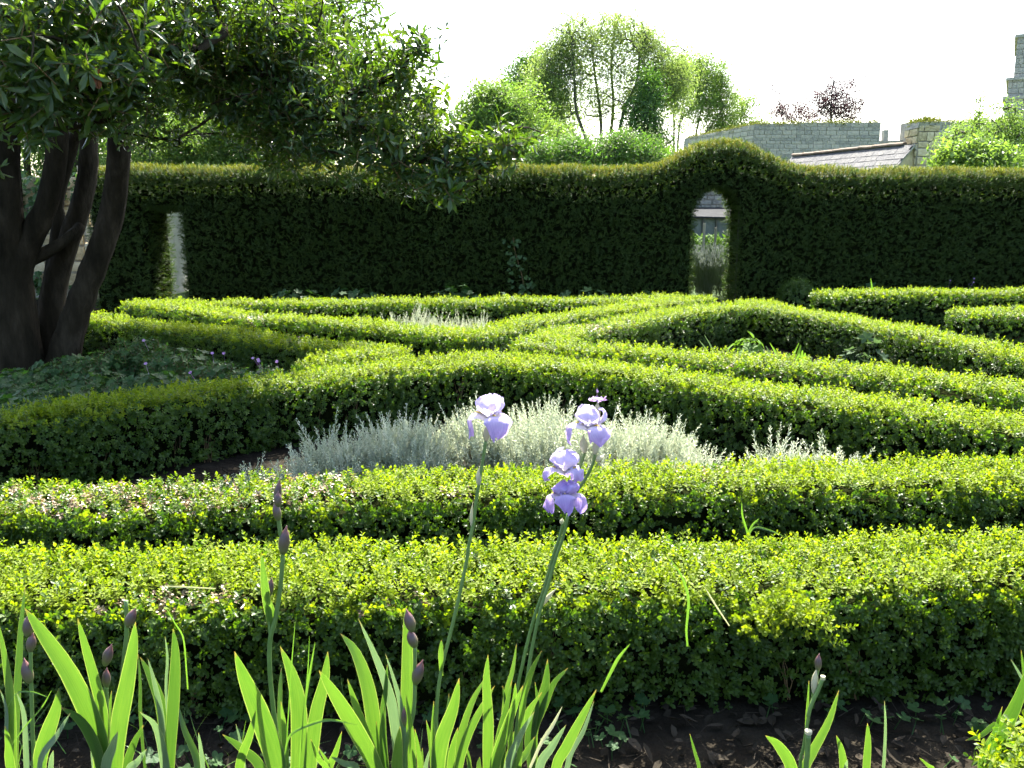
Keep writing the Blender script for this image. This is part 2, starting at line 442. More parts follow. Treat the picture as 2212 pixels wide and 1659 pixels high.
def frames(n, spin=None):
    """rotation matrices whose Z is n, turned at random about it"""
    n = n / (np.linalg.norm(n, axis=1, keepdims=True) + 1e-9); N = len(n)
    ref = np.where(np.abs(n[:, 2:3]) < .9, np.array([[0, 0, 1.]]), np.array([[1., 0, 0]]))
    x = np.cross(ref, n); x /= np.linalg.norm(x, axis=1, keepdims=True); y = np.cross(n, x)
    a = rng.uniform(0, 2 * np.pi, N) if spin is None else np.asarray(spin, float) * np.ones(N)
    c, s = np.cos(a)[:, None], np.sin(a)[:, None]
    return np.stack([c * x + s * y, -s * x + c * y, n], axis=2)

def eulers(R):
    return np.stack([np.arctan2(R[:, 2, 1], R[:, 2, 2]), -np.arcsin(np.clip(R[:, 2, 0], -1, 1)), np.arctan2(R[:, 1, 0], R[:, 0, 0])], axis=1)

def scatter(name, parent, keys, P, nrm, scl, which=None, parts=0, part_name='leaf_spray', spin=None, kind='stuff', part_score=None):
    """instances of the shapes in PR[keys] at P, Z along nrm. which: index into keys per point. The `parts` largest in view become objects of their own."""
    g, lens = scatter_group(keys); off = np.concatenate([[0], np.cumsum(lens)])
    N = len(P); which = np.zeros(N, int) if which is None else np.asarray(which, int)
    idx = off[which] + (rng.integers(0, 1000, N) % np.array(lens)[which])
    R = frames(np.asarray(nrm, float), spin); E = eulers(R); S = np.asarray(scl, float) * np.ones(N)
    keep = np.ones(N, bool)
    rl = np.array(root_loc(parent)) if parent is not None else np.zeros(3)
    if parts:
        meshes = [m for q in keys for m in PR[q]]
        v = in_view(P, .98); d = np.linalg.norm(P - np.array((0, 0, EYE)), axis=1)
        score = np.where(v, d if part_score is None else part_score, 1e9)
        for i in np.argsort(score)[:parts]:
            if score[i] >= 1e9: break
            o = bpy.data.objects.new(part_name, meshes[idx[i]]); COL.objects.link(o); o.parent = parent
            o.location = P[i] - rl; o.rotation_euler = E[i]; o.scale = (S[i],) * 3
            keep[i] = False
    me = bpy.data.meshes.new(name); me.from_pydata([tuple(v) for v in (P[keep] - rl)], [], [])
    a = me.attributes.new('rot', 'FLOAT_VECTOR', 'POINT'); a.data.foreach_set('vector', E[keep].astype(np.float32).ravel())
    a = me.attributes.new('scl', 'FLOAT', 'POINT'); a.data.foreach_set('value', S[keep].astype(np.float32))
    a = me.attributes.new('idx', 'INT', 'POINT'); a.data.foreach_set('value', idx[keep].astype(np.int32))
    o = bpy.data.objects.new(name, me); COL.objects.link(o)
    if parent is not None: o.parent = parent
    if kind: o['kind'] = kind
    md = o.modifiers.new('scatter', 'NODES'); md.node_group = g
    return o

def noise2(x, y, s, seed=0):
    """cheap smooth value noise in -1..1"""
    r = np.random.default_rng(seed); v = 0
    for k in range(5):
        a = r.uniform(0, 6.28); f = s * r.uniform(.6, 1.6); p = r.uniform(0, 6.28)
        v = v + np.sin((np.cos(a) * x + np.sin(a) * y) * f + p)
    return v / 2.6

# ---------------------------------------------------------------- ground
def ground_sheet():
    xs = np.concatenate([np.linspace(-700, -30, 8), np.linspace(-24, 24, 49), np.linspace(30, 700, 8)])
    ys = np.concatenate([np.linspace(-60, -4, 6), np.linspace(-3, 60, 64), np.linspace(70, 900, 8)])
    V = [(x, y, .012 * float(noise2(x, y, 2.2, 3)) - .012 if abs(x) < 24 and -3 < y < 60 else -.012) for y in ys for x in xs]
    n = len(xs); Fc = [(j * n + i, j * n + i + 1, (j + 1) * n + i + 1, (j + 1) * n + i) for j in range(len(ys) - 1) for i in range(n - 1)]
    return tag(obj('ground', mesh_data('ground', V, Fc, M['soil'], True)), kind='structure')
ground_sheet()
def meadow():
    V = []; Fc = []
    xs = np.linspace(-120, 120, 25); ys = np.linspace(15.5, 160, 20)
    for y in ys:
        for x in xs: V.append((x, y, .012 + .004 * float(noise2(x, y, .5, 9))))
    n = len(xs); Fc = [(j * n + i, j * n + i + 1, (j + 1) * n + i + 1, (j + 1) * n + i) for j in range(len(ys) - 1) for i in range(n - 1)]
    return tag(obj('lawn', mesh_data('lawn', V, Fc, M['meadow'], True)), kind='structure')
meadow()

# ---------------------------------------------------------------- clipped box hedges
def plan_dist(P, lines):
    """distance in plan to the polylines and the outward direction"""
    best = np.full(len(P), 1e9); dirv = np.zeros((len(P), 2))
    for ln in lines:
        for a, b in zip(ln[:-1], ln[1:]):
            a = np.array(a, float); b = np.array(b, float); ab = b - a
            t = np.clip(((P - a) @ ab) / (ab @ ab), 0, 1)
            q = P - (a + t[:, None] * ab); d = np.linalg.norm(q, axis=1)
            m = d < best; best[m] = d[m]; dirv[m] = (q / (d[:, None] + 1e-9))[m]
    return best, dirv

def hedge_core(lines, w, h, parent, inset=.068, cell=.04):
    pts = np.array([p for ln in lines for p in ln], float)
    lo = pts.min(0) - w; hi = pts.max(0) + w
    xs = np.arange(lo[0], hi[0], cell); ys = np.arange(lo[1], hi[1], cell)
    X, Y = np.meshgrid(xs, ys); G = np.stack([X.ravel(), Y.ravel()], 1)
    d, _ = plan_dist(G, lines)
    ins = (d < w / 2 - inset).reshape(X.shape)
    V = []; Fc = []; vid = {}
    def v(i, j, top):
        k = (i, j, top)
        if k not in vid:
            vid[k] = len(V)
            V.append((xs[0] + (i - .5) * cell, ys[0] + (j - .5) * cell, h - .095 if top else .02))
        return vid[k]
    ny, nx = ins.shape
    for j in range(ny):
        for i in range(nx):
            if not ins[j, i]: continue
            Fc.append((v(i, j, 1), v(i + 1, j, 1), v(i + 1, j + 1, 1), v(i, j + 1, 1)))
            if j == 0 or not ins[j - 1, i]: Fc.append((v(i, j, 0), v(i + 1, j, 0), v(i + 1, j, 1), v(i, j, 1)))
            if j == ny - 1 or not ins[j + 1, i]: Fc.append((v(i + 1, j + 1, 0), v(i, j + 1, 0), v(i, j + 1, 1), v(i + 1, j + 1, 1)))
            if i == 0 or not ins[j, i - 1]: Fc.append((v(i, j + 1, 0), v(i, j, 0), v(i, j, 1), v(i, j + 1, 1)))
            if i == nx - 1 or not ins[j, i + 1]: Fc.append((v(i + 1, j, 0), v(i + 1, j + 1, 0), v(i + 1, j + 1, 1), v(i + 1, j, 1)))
    obj('shade_core', mesh_data('shade_core', V, Fc, M['core']), parent)  # solid dark core added to block light and deepen shade on the faces

def box_hedge(label, lines, w=.5, h=.42, dens=900, bald=0.0, shoots=.06, size=1.0, parts=0, seed=0, patches=()):
    lines = [[tuple(p) for p in ln] for ln in lines]
    c = np.mean([p for ln in lines for p in ln], axis=0)
    t = thing('box_hedge', label, 'hedge', (c[0], c[1], 0), 'clipped box hedges of the parterre')
    hedge_core(lines, w, h, t)
    pts = np.array([p for ln in lines for p in ln], float); lo = pts.min(0) - w; hi = pts.max(0) + w
    r_edge = .035
    def hgt(x, y):
        return h + .011 * noise2(x, y, 3.1, seed + 5) + .009 * noise2(x, y, 11, seed + 6)
    # the top
    n = int(dens * 1.15 * (hi - lo)[0] * (hi - lo)[1])
    G = rng.uniform(lo, hi, (n, 2)); d, dv = plan_dist(G, lines)
    ww = w / 2 + .013 * noise2(G[:, 0], G[:, 1], 4.2, seed + 8)
    m = d < ww; G, d, dv, ww = G[m], d[m], dv[m], ww[m]
    e = np.clip((d - (ww - r_edge)) / r_edge, 0, 1)
    z = hgt(G[:, 0], G[:, 1]) - r_edge * (1 - np.sqrt(1 - e ** 2 * .96))
    nt = np.concatenate([dv * e[:, None] * .9, np.ones((len(G), 1))], 1)
    bare = noise2(G[:, 0] * .8, G[:, 1] * 1.6, 2.3, seed + 11) + .5 * noise2(G[:, 0], G[:, 1], 9, seed + 12)
    for px_, pw_, pa_ in patches: bare = bare + pa_ * np.exp(-((G[:, 0] - px_) / pw_) ** 2)
    dry = (bare > 1.25 - bald) & (e < .8)
    which = np.where(dry, np.where(rng.random(len(G)) < .42, 3, np.where(rng.random(len(G)) < .5, 2, 0)), 0)
    sh = (~dry) & (rng.random(len(G)) < shoots * (1 + .8 * (noise2(G[:, 0], G[:, 1], 6, seed + 13) > .2)))
    which[sh] = 1
    old = (which == 0) & (rng.random(len(G)) < .14 + .12 * noise2(G[:, 0], G[:, 1], 5, seed + 41)); which[old] = 2
    z = z - rng.uniform(0, .05, len(G)) * np.where(dry, 1.0, .7) - np.where(dry, .012, 0)
    Pt = np.column_stack([G, z]); St = size * rng.uniform(.8, 1.25, len(G))
    Nt = nt + rng.normal(0, .33, nt.shape); Nt[:, 2] = np.abs(Nt[:, 2])
    # the sides
    out = []; nor = []
    for ln in lines:
        L = [np.linalg.norm(np.subtract(b, a)) for a, b in zip(ln[:-1], ln[1:])]
        for (a, b), l in zip(zip(ln[:-1], ln[1:]), L):
            k = int(dens * 1.45 * (2 * l + math.pi * w) * h)
            u = rng.uniform(-w / 2 * math.pi / 2, l + w / 2 * math.pi / 2, k); s = rng.choice([-1, 1], k)
            dr = np.subtract(b, a) / l; nr = np.array((-dr[1], dr[0]))
            uc = np.clip(u, 0, l); ang = (u - uc) / (w / 2)
            nv = s[:, None] * nr * np.cos(ang)[:, None] + dr * np.sin(ang)[:, None]
            p = np.array(a) + dr * uc[:, None] + nv * (w / 2)
            out.append(p); nor.append(nv)
    Q = np.concatenate(out); Nv = np.concatenate(nor)
    d, dv = plan_dist(Q, lines); m = d > w / 2 - .03; Q, Nv = Q[m], Nv[m]
    zz = rng.uniform(.0, 1, len(Q)) ** 1.0 * (h - .03) - .01
    up_ = rng.random(len(Q)) < .16; zz[up_] = h - rng.uniform(.02, .11, up_.sum())
    under = np.clip((.16 - zz) / .16, 0, 1)
    depth = rng.uniform(-.07, .012, len(Q)) + .013 * noise2(Q[:, 0], Q[:, 1], 4.2, seed + 8) - .02 * under ** 1.5 + .012 * noise2(Q[:, 0] * 2 + Q[:, 1], zz * 3, 7, seed + 3)
    Q2 = Q + Nv * depth[:, None]
    hole = noise2(Q[:, 0] * 1.3 + Q[:, 1] * 1.3, zz * 1.2, 7.5, seed + 21)
    thin = (rng.random(len(Q)) < .18 * under) | ((hole > 1.25) & (zz < h * .6) & (rng.random(len(Q)) < .6))
    wh = np.where(zz > h - .03 + rng.normal(0, .03, len(Q)), 0, 2)  # bright leaf only at the rim, so the colour sharpens lit top against shaded face
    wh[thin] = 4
    keep = ~((wh == 4) & (rng.random(len(Q)) < .88)); Q2, zz, Nv, wh = Q2[keep], zz[keep], Nv[keep], wh[keep]
    Ns = np.column_stack([Nv, np.full(len(Nv), .45)]) + rng.normal(0, .35, (len(Nv), 3))
    tw = wh == 4
    Ns[tw] = np.column_stack([rng.normal(0, .15, (tw.sum(), 2)), np.ones(tw.sum())])
    zz = np.where(tw, np.clip(zz - .12, 0, None), zz)
    Q2[tw] -= Nv[tw] * .03
    Ps = np.column_stack([Q2, zz]); Ss = size * rng.uniform(.8, 1.25, len(Q2)); Ss[tw] = rng.uniform(.7, 1.1, tw.sum())
    P = np.concatenate([Pt, Ps]); Nn = np.concatenate([Nt, Ns]); S = np.concatenate([St, Ss]); W = np.concatenate([which, wh])
    # nothing of the far rows can be seen from behind the frame's edges: keep what stands within it and a step to the side
    k = np.abs(P[:, 0]) < 1.6 + P[:, 1] * .66
    scatter('foliage', t, ['box', 'box_shoot', 'box_old_shaded', 'box_dry', 'twigs'], P[k], Nn[k], S[k], W[k], parts=parts, part_name='leaf_sprig')
    return t

box_hedge('low box hedge nearest the irises, running the whole width of the picture', [[(-3.3, 2.74), (-1.7, 2.77), (0, 2.81), (1.7, 2.91), (3.3, 3.03)]], .45, .40, 1900, .55, .10, 1.05, 290, 1, [(-.75, .65, 1.1), (.75, .3, .6), (-1.6, .3, .5)])
H1_ = bpy.data.objects['box_hedge']; n = 130
u_ = rng.normal(0, 1, (n, 3)) * np.array((.075, .03, .032)); P_ = np.array((at(1700, 1318, 2.56)[0], 2.565, .375)) + u_; P_[:, 2] -= .35 * np.abs(u_[:, 0])
scatter('overhanging_shoots', H1_, ['box', 'box_shoot'], P_, np.column_stack([u_[:, 0] * 6, -1 + rng.normal(0, .3, n), .9 + rng.normal(0, .3, n)]), rng.uniform(.8, 1.2, n), (rng.random(n) < .3).astype(int))
box_hedge('second box hedge from the irises, in front of the silver bed', [[(-3.6, 3.38), (-2, 3.53), (0, 3.74), (2, 3.89), (3.8, 4.0)]], .39, .42, 1600, .5, .09, 1.05, 290, 2, [(-1.1, .5, .9), (.9, .5, .8), (-2.2, .4, .6)])
box_hedge('angled box hedge rising to a point behind the silver bed', [[(-3.9, 3.9), (-2.65, 5.05), (-1.75, 5.85), (-.95, 6.45), (-.2, 6.85)], [(-.2, 6.85), (.68, 6.40), (1.3, 5.9), (2.15, 5.25), (3.4, 4.3)]], .40, .44, 1250, .1, .06, 1.1, 200, 3)
box_hedge('shaded box hedge behind the geranium bed under the tree', [[(-5.2, 9.6), (-4.4, 9.45), (-3.4, 8.85), (-2.4, 8.15), (-1.6, 7.65), (-1.0, 7.25)], [(-1.0, 7.25), (-1.5, 6.75)]], .30, .43, 1000, .15, .035, 1.15, 0, 4)
box_hedge('box hedge around the far bed, its corner pointing at the crossing', [[(-4.6, 10.95), (-2.85, 9.72), (-1.5, 9.05), (-.7, 8.5), (-.36, 8.3)], [(-.36, 8.3), (.3, 9.42), (1.05, 10.2), (2.45, 11.6)], [(-4.6, 10.95), (-3.2, 11.05), (-1.7, 11.2), (0, 11.3), (1.0, 11.45), (2.45, 11.6)]], .38, .43, 850, .0, .03, 1.25, 0, 5)
box_hedge('box hedge around the peony bed', [[(.2, 7.62), (1.1, 7.22), (1.9, 6.72), (2.6, 6.27), (3.3, 5.7), (4.4, 4.9)], [(.2, 7.62), (.55, 8.45), (1.4, 9.5), (2.3, 10.3), (3.12, 10.97)], [(2.96, 10.97), (3.6, 9.2), (4.0, 7.7), (4.35, 6.2), (4.5, 4.9)]], .39, .44, 950, .06, .055, 1.15, 150, 6)
box_hedge('box hedge with a dark front below the yew at the far right', [[(4.2, 11.75), (5.2, 11.85), (7.0, 11.95), (9.5, 12.0)]], .44, .48, 800, .1, .03, 1.25, 0, 7)
box_hedge('short box hedge end showing at the right edge of the picture', [[(5.2, 9.95), (6.5, 10.0), (9, 10.05)]], .5, .45, 800, .05, .03, 1.2, 0, 8)
box_hedge('sliver of box hedge in the bottom right corner', [[(1.18, 1.62), (1.9, 1.54)]], .34, .455, 1700, -.4, .12, 1.15, 80, 9)

# ---------------------------------------------------------------- tall yew hedge with its arch and doorway
YF, YB = 13.55, 14.5
A_C, A_W, A_SPR, A_TOP = 3.10, .78, 1.45, 1.95          # arch: centre, width, springing, crown
G_C, G_W, G_TOP = -5.24, .55, 1.62                       # doorway
def yew_top(x):
    b = np.exp(-np.abs((x - 3.20) / .76) ** 2.9)
    return 2.17 + .38 * b - .035 / (1 + np.exp(-(x - 4.4) * 4)) + .012 * np.sin(x * 3.1) + .01 * np.sin(x * 7.7 + 1)
def yew_open(x, z):
    """inside an opening"""
    u = np.abs(x - A_C) / (A_W / 2)
    arch = (u < 1) & (z < A_SPR + (A_TOP - A_SPR) * np.sqrt(np.clip(1 - u ** 2, 0, 1)))
    return arch | ((np.abs(x - G_C) < G_W / 2) & (z < G_TOP))
YX0, YX1 = -6.35, 11.5
t = thing('yew_hedge', 'tall clipped dark yew hedge with an arched opening and a small doorway', 'hedge', (0, 14, 0))
c = .06; V = []; Fc = []; vid = {}; rE = .24
def yv(i, k, s):
    q = (i, k, s)
    if q not in vid:
        e_ = min(1.0, max(0.0, (k * c - (float(yew_top(YX0 + i * c)) - .08 - rE)) / rE)); rb = rE * (1 - math.sqrt(1 - .9 * e_ * e_))
        vid[q] = len(V); V.append((YX0 + i * c, YF + .10 + rb if s == 0 else YB - .10 - rb, k * c))
    return vid[q]
nx = int((YX1 - YX0) / c); nz = 48
solid = np.array([[(not bool(yew_open(YX0 + (i + .5) * c, (k + .5) * c))) and (k + 1) * c < float(yew_top(YX0 + (i + .5) * c)) - .06 for k in range(nz)] for i in range(nx)])
for i in range(nx):
    for k in range(nz):
        if not solid[i, k]: continue
        Fc.append((yv(i, k, 0), yv(i + 1, k, 0), yv(i + 1, k + 1, 0), yv(i, k + 1, 0)))
        Fc.append((yv(i + 1, k, 1), yv(i, k, 1), yv(i, k + 1, 1), yv(i + 1, k + 1, 1)))
        if i == 0 or not solid[i - 1, k]: Fc.append((yv(i, k, 1), yv(i, k, 0), yv(i, k + 1, 0), yv(i, k + 1, 1)))
        if i == nx - 1 or not solid[i + 1, k]: Fc.append((yv(i + 1, k, 0), yv(i + 1, k, 1), yv(i + 1, k + 1, 1), yv(i + 1, k + 1, 0)))
        if k == nz - 1 or not solid[i, k + 1]: Fc.append((yv(i, k + 1, 0), yv(i + 1, k + 1, 0), yv(i + 1, k + 1, 1), yv(i, k + 1, 1)))
        if k and not solid[i, k - 1]: Fc.append((yv(i, k, 1), yv(i + 1, k, 1), yv(i + 1, k, 0), yv(i, k, 0)))
obj('shade_core', mesh_data('shade_core', V, Fc, M['core']), t)  # dark solid core in place of the shaded interior of the yew
def yew_points():
    Ps = []; Ns = []; Ws = []
    n = 34000
    x = rng.uniform(YX0, YX1, n); z = rng.uniform(.02, 2.6, n); top = yew_top(x)
    m = (z < top) & ~yew_open(x, z); x, z, top = x[m], z[m], top[m]
    e = np.clip((z - (top - rE)) / rE, 0, 1)
    y = YF + rE * (1 - np.sqrt(1 - e ** 2 * .98)) + rng.uniform(-.02, .09, len(x)) + .03 * noise2(x, z, 4, 31) + .06 * np.clip((.5 - z) / .5, 0, 1)
    Ps.append(np.column_stack([x, y, z])); Ns.append(np.column_stack([np.zeros(len(x)), -1 + .5 * e, .25 + e * 1.2]))
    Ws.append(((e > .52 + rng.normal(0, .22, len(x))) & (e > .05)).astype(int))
    n = 15000                                              # the top
    x = rng.uniform(YX0, YX1, n); u = rng.uniform(0, 1, n); y = YF + .12 + u * (YB - YF - .12)
    eb = np.clip((y - (YB - rE)) / rE, 0, 1); ef = np.clip(((YF + rE) - y) / rE, 0, 1); e = np.maximum(eb, ef)
    z = yew_top(x) - rE * (1 - np.sqrt(1 - e ** 2 * .98)) - rng.uniform(0, .05, n) + .02 * noise2(x, y, 6, 33)
    Ps.append(np.column_stack([x, y, z])); Ns.append(np.column_stack([np.zeros(n), eb - ef * .6, np.ones(n)]))
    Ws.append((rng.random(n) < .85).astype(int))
    n = 9000                                               # more along the front shoulder
    x = rng.uniform(YX0, YX1, n); e = rng.uniform(.0, 1, n); top = yew_top(x)
    z = top - rE + rE * e; y = YF + rE * (1 - np.sqrt(1 - e ** 2 * .98)) + rng.uniform(-.01, .06, n)
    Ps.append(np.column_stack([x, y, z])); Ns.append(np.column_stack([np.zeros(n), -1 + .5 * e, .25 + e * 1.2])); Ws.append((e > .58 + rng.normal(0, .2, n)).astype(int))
    n = 7000                                               # the back, thinner
    x = rng.uniform(YX0, YX1, n); z = rng.uniform(.02, 2.3, n); m = (z < yew_top(x) - .1) & ~yew_open(x, z); x, z = x[m], z[m]
    Ps.append(np.column_stack([x, YB + rng.uniform(-.08, .02, len(x)), z])); Ns.append(np.column_stack([np.zeros(len(x)), np.ones(len(x)), .3 * np.ones(len(x))])); Ws.append(np.zeros(len(x), int))
    def jamb(xc, s, ztop, n):
        y = rng.uniform(YF + .03, YB, n); z = rng.uniform(.02, ztop, n)
        Ps.append(np.column_stack([np.full(n, xc) - s * rng.uniform(-.05, .02, n), y, z])); Ns.append(np.column_stack([np.full(n, -s * 1.), np.zeros(n), .2 * np.ones(n)])); Ws.append((rng.random(n) < .03).astype(int))
    for s in (-1, 1):
        jamb(A_C + s * A_W / 2, s, A_SPR, 900); jamb(G_C + s * G_W / 2, s, G_TOP, 900)
    jamb(YX0, 1, 2.1, 1200)
    n = 900; a = rng.uniform(0, math.pi, n)
    Ps.append(np.column_stack([A_C + A_W / 2 * np.cos(a), rng.uniform(YF + .03, YB, n), A_SPR + (A_TOP - A_SPR) * np.sin(a)])); Ns.append(np.column_stack([-np.cos(a), np.zeros(n), -np.sin(a)])); Ws.append(np.zeros(n, int))
    n = 500
    Ps.append(np.column_stack([rng.uniform(G_C - G_W / 2, G_C + G_W / 2, n), rng.uniform(YF, YB, n), G_TOP + rng.uniform(-.03, .04, n)])); Ns.append(np.tile((0, -.2, -1.), (n, 1))); Ws.append(np.zeros(n, int))
    return np.concatenate(Ps), np.concatenate(Ns), np.concatenate(Ws)
P, N_, W = yew_points()
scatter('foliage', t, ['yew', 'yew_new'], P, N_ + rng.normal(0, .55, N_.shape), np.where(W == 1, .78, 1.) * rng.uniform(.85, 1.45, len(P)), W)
# iron hoop that carries the arch
mb = MB()
mb.tube([(A_C - A_W / 2 + .02, YF + .25, 0)] + [(A_C - (A_W / 2 - .02) * math.cos(a), YF + .25, A_SPR + (A_TOP - A_SPR - .02) * math.sin(a)) for a in np.linspace(0, math.pi, 15)] + [(A_C + A_W / 2 - .02, YF + .25, 0)], .012, 6)
tag(mb.build('iron_hoop', M['iron'], smooth=True), 'thin dark iron hoop inside the arch of the yew hedge', 'hoop')

# ivy trailing up the yew
def ivy(label, x, z0, z1, n, Y=YF - .06, w=.12, key='ivy', group=None):
    t = thing('ivy_plant', label, 'ivy', (x, Y, 0), group)
    zz = rng.uniform(z0, z1, n); xx = x + .08 * np.sin(zz * 4 + x) + rng.normal(0, w, n) * (1.2 - zz / max(z1, .1) * .7)
    P = np.column_stack([xx, Y + rng.uniform(-.06, .04, n), zz])
    scatter('foliage', t, [key], P, np.column_stack([rng.normal(0, .3, n), -np.ones(n), rng.normal(.4, .3, n)]), rng.uniform(.7, 1.3, n))
    mb = MB(); mb.tube([(x + .08 * math.sin(z * 4 + x), Y, z) for z in np.linspace(0, z1, 8)], .006, 5); mb.build('stem', M['twig'], t)
ivy('strand of ivy climbing the front of the dark yew hedge', at(1120, 600, 13.5)[0], .1, 1.15, 60)

# ---------------------------------------------------------------- stone buildings beyond the hedge
STONE = []
for i in range(5):
    r = random.Random(i); V = []
    for sx, sy, sz in ((-1,-1,-1),(1,-1,-1),(1,1,-1),(-1,1,-1),(-1,-1,1),(1,-1,1),(1,1,1),(-1,1,1)):
        V.append((sx * .5 * r.uniform(.86, 1), sy * .5, sz * .5 * r.uniform(.84, 1)))
    V += [(x * .86, -.60 + r.uniform(-.06, .06), z * .82) for x, y, z in (V[0], V[1], V[5], V[4])]
    STONE.append((V, [(0,3,2,1),(4,5,6,7),(1,2,6,5),(2,3,7,6),(3,0,4,7),(8,9,10,11),(0,1,9,8),(1,5,10,9),(5,4,11,10),(4,0,8,11)]))
_sm = {}
def stone_mesh(i, mat):
    if (i, mat) not in _sm: _sm[(i, mat)] = mesh_data('stone', STONE[i][0], STONE[i][1], M[mat])
    return _sm[(i, mat)]

def stone_face(parent, a, b, z0, ztop, sw, sh, mat='stone', depth=.10, gap=.02, skip=None, name='stone'):
    """courses of stones on the face from a to b (plan), outward to the right of a->b; ztop is a function of the distance along"""
    a, b = np.array(a, float), np.array(b, float); L = np.linalg.norm(b - a); d = (b - a) / L; nrm = np.array((d[1], -d[0]))
    rl = np.array(root_loc(parent)); ang = math.atan2(d[1], d[0]); z = z0; n = 0
    while True:
        hh = sh * random.uniform(.65, 1.4); u = -random.uniform(0, .5) * sw; any_ = False
        while u < L:
            ww = sw * random.uniform(.5, 1.6); u0, u1 = max(u, 0), min(u + ww, L); u += ww
            if u1 - u0 < .25 * sw: continue
            uc = (u0 + u1) / 2
            if z + hh * .7 > ztop(uc) or (skip and skip(uc, z + hh / 2)): continue
            any_ = True
            o = bpy.data.objects.new(name, stone_mesh(random.randrange(5), mat)); COL.objects.link(o); o.parent = parent
            p = a + d * uc + nrm * (depth * .15)
            o.location = Vector((p[0] - rl[0], p[1] - rl[1], z + hh / 2 - rl[2])); o.rotation_euler = (0, 0, ang)
            o.scale = (u1 - u0 - gap, depth, hh - gap); n += 1
        z += hh
        if not any_ or z > 30: break
    return n

def wall_core(parent, pts, zt, thick, mat='mortar', name='wall_core'):
    """wall along pts (plan) with top heights zt; thickness goes to the left of the direction"""
    mb = MB()
    for (a, b, za, zb) in zip(pts[:-1], pts[1:], zt[:-1], zt[1:]):
        a, b = np.array(a, float), np.array(b, float); d = (b - a) / np.linalg.norm(b - a); nl = np.array((-d[1], d[0])) * thick
        a2, b2 = a + nl, b + nl
        V = [(*a, -.1), (*b, -.1), (*b2, -.1), (*a2, -.1), (*a, za), (*b, zb), (*b2, zb), (*a2, za)]
        mb.add(V, [(0,3,2,1),(4,5,6,7),(0,1,5,4),(1,2,6,5),(2,3,7,6),(3,0,4,7)])
    return mb.build(name, M[mat], parent)

def moss_top(parent, pts, zt, n, thick=.5, name='moss_cap'):
    P = []
    for _ in range(n):
        k = random.randrange(len(pts) - 1); u = random.random(); a, b = np.array(pts[k]), np.array(pts[k + 1]); q = a + (b - a) * u
        d = (b - a) / np.linalg.norm(b - a); q = q + np.array((-d[1], d[0])) * random.uniform(-.12, thick)
        P.append((*q, zt[k] + (zt[k + 1] - zt[k]) * u + random.uniform(-.05, .06)))
    P = np.array(P)
    scatter(name, parent, ['moss'], P, np.tile((0, -.3, 1.), (n, 1)) + rng.normal(0, .4, (n, 3)), rng.uniform(.6, 1.3, n))
PR['moss'] = [spray(300 + i, M['moss'], 24, .13, .10, .025, -.4) for i in range(2)]

# ruined enclosure wall, two faces meeting at a corner
RY = 45.0
A, B, C = at(1478, 300, 52), at(1630, 268, RY), at(1903, 264, RY + .5)
t = thing('ruined_wall', 'long grey ruined stone wall with mossy top behind the arch', 'wall', (B[0], B[1], 0))
pts = [A[:2], B[:2], C[:2]]; zt = [A[2], B[2], C[2]]
wall_core(t, pts, zt, .9)
zlow = at(1700, 372, RY)[2]
L1 = np.linalg.norm(B[:2] - A[:2]); L2 = np.linalg.norm(C[:2] - B[:2])
n1 = stone_face(t, A[:2], B[:2], zlow, lambda u: A[2] + (B[2] - A[2]) * u / L1, .55, .2, depth=.05, gap=.004)
n2 = stone_face(t, B[:2], C[:2], zlow, lambda u: B[2] + (C[2] - B[2]) * u / L2 + .03 * math.sin(u * 3), .42, .17, depth=.05, gap=.004)
moss_top(t, pts, zt, 260)
# second ruined length
D, E_ = at(1964, 264, 47), at(2210, 262, 47)
t = thing('ruined_wall', 'darker ruined stone wall right of the gap, behind the chimney', 'wall', (D[0], D[1], 0))
pts = [D[:2], E_[:2]]; zt = [D[2], E_[2]]
wall_core(t, pts, zt, 1.0)
L3 = np.linalg.norm(E_[:2] - D[:2])
n3 = stone_face(t, D[:2], E_[:2], at(1950, 350, 47)[2], lambda u: D[2] + (E_[2] - D[2]) * u / L3, .42, .2, depth=.06, gap=.006)
moss_top(t, pts, zt, 160)
# low parapet in the gap and its stump of a post
F0, F1 = at(1898, 304, 47.5), at(1950, 303, 47.5)
t = thing('low_parapet', 'low stone parapet bridging the gap between the ruined walls', 'wall', (F0[0], F0[1], 0))
wall_core(t, [F0[:2], F1[:2]], [F0[2], F1[2]], .6)
mb = MB(); p0 = at(1922, 292, 47.2); zt_, zb_ = at(1922, 279, 47.2)[2], F0[2]
mb.box((p0[0], 47.8, (zt_ + zb_) / 2), (.26, .26, zt_ - zb_), jit=.015)
tag(mb.build('stone_post', M['stone']), 'single upright stone post standing on the low parapet', 'post')

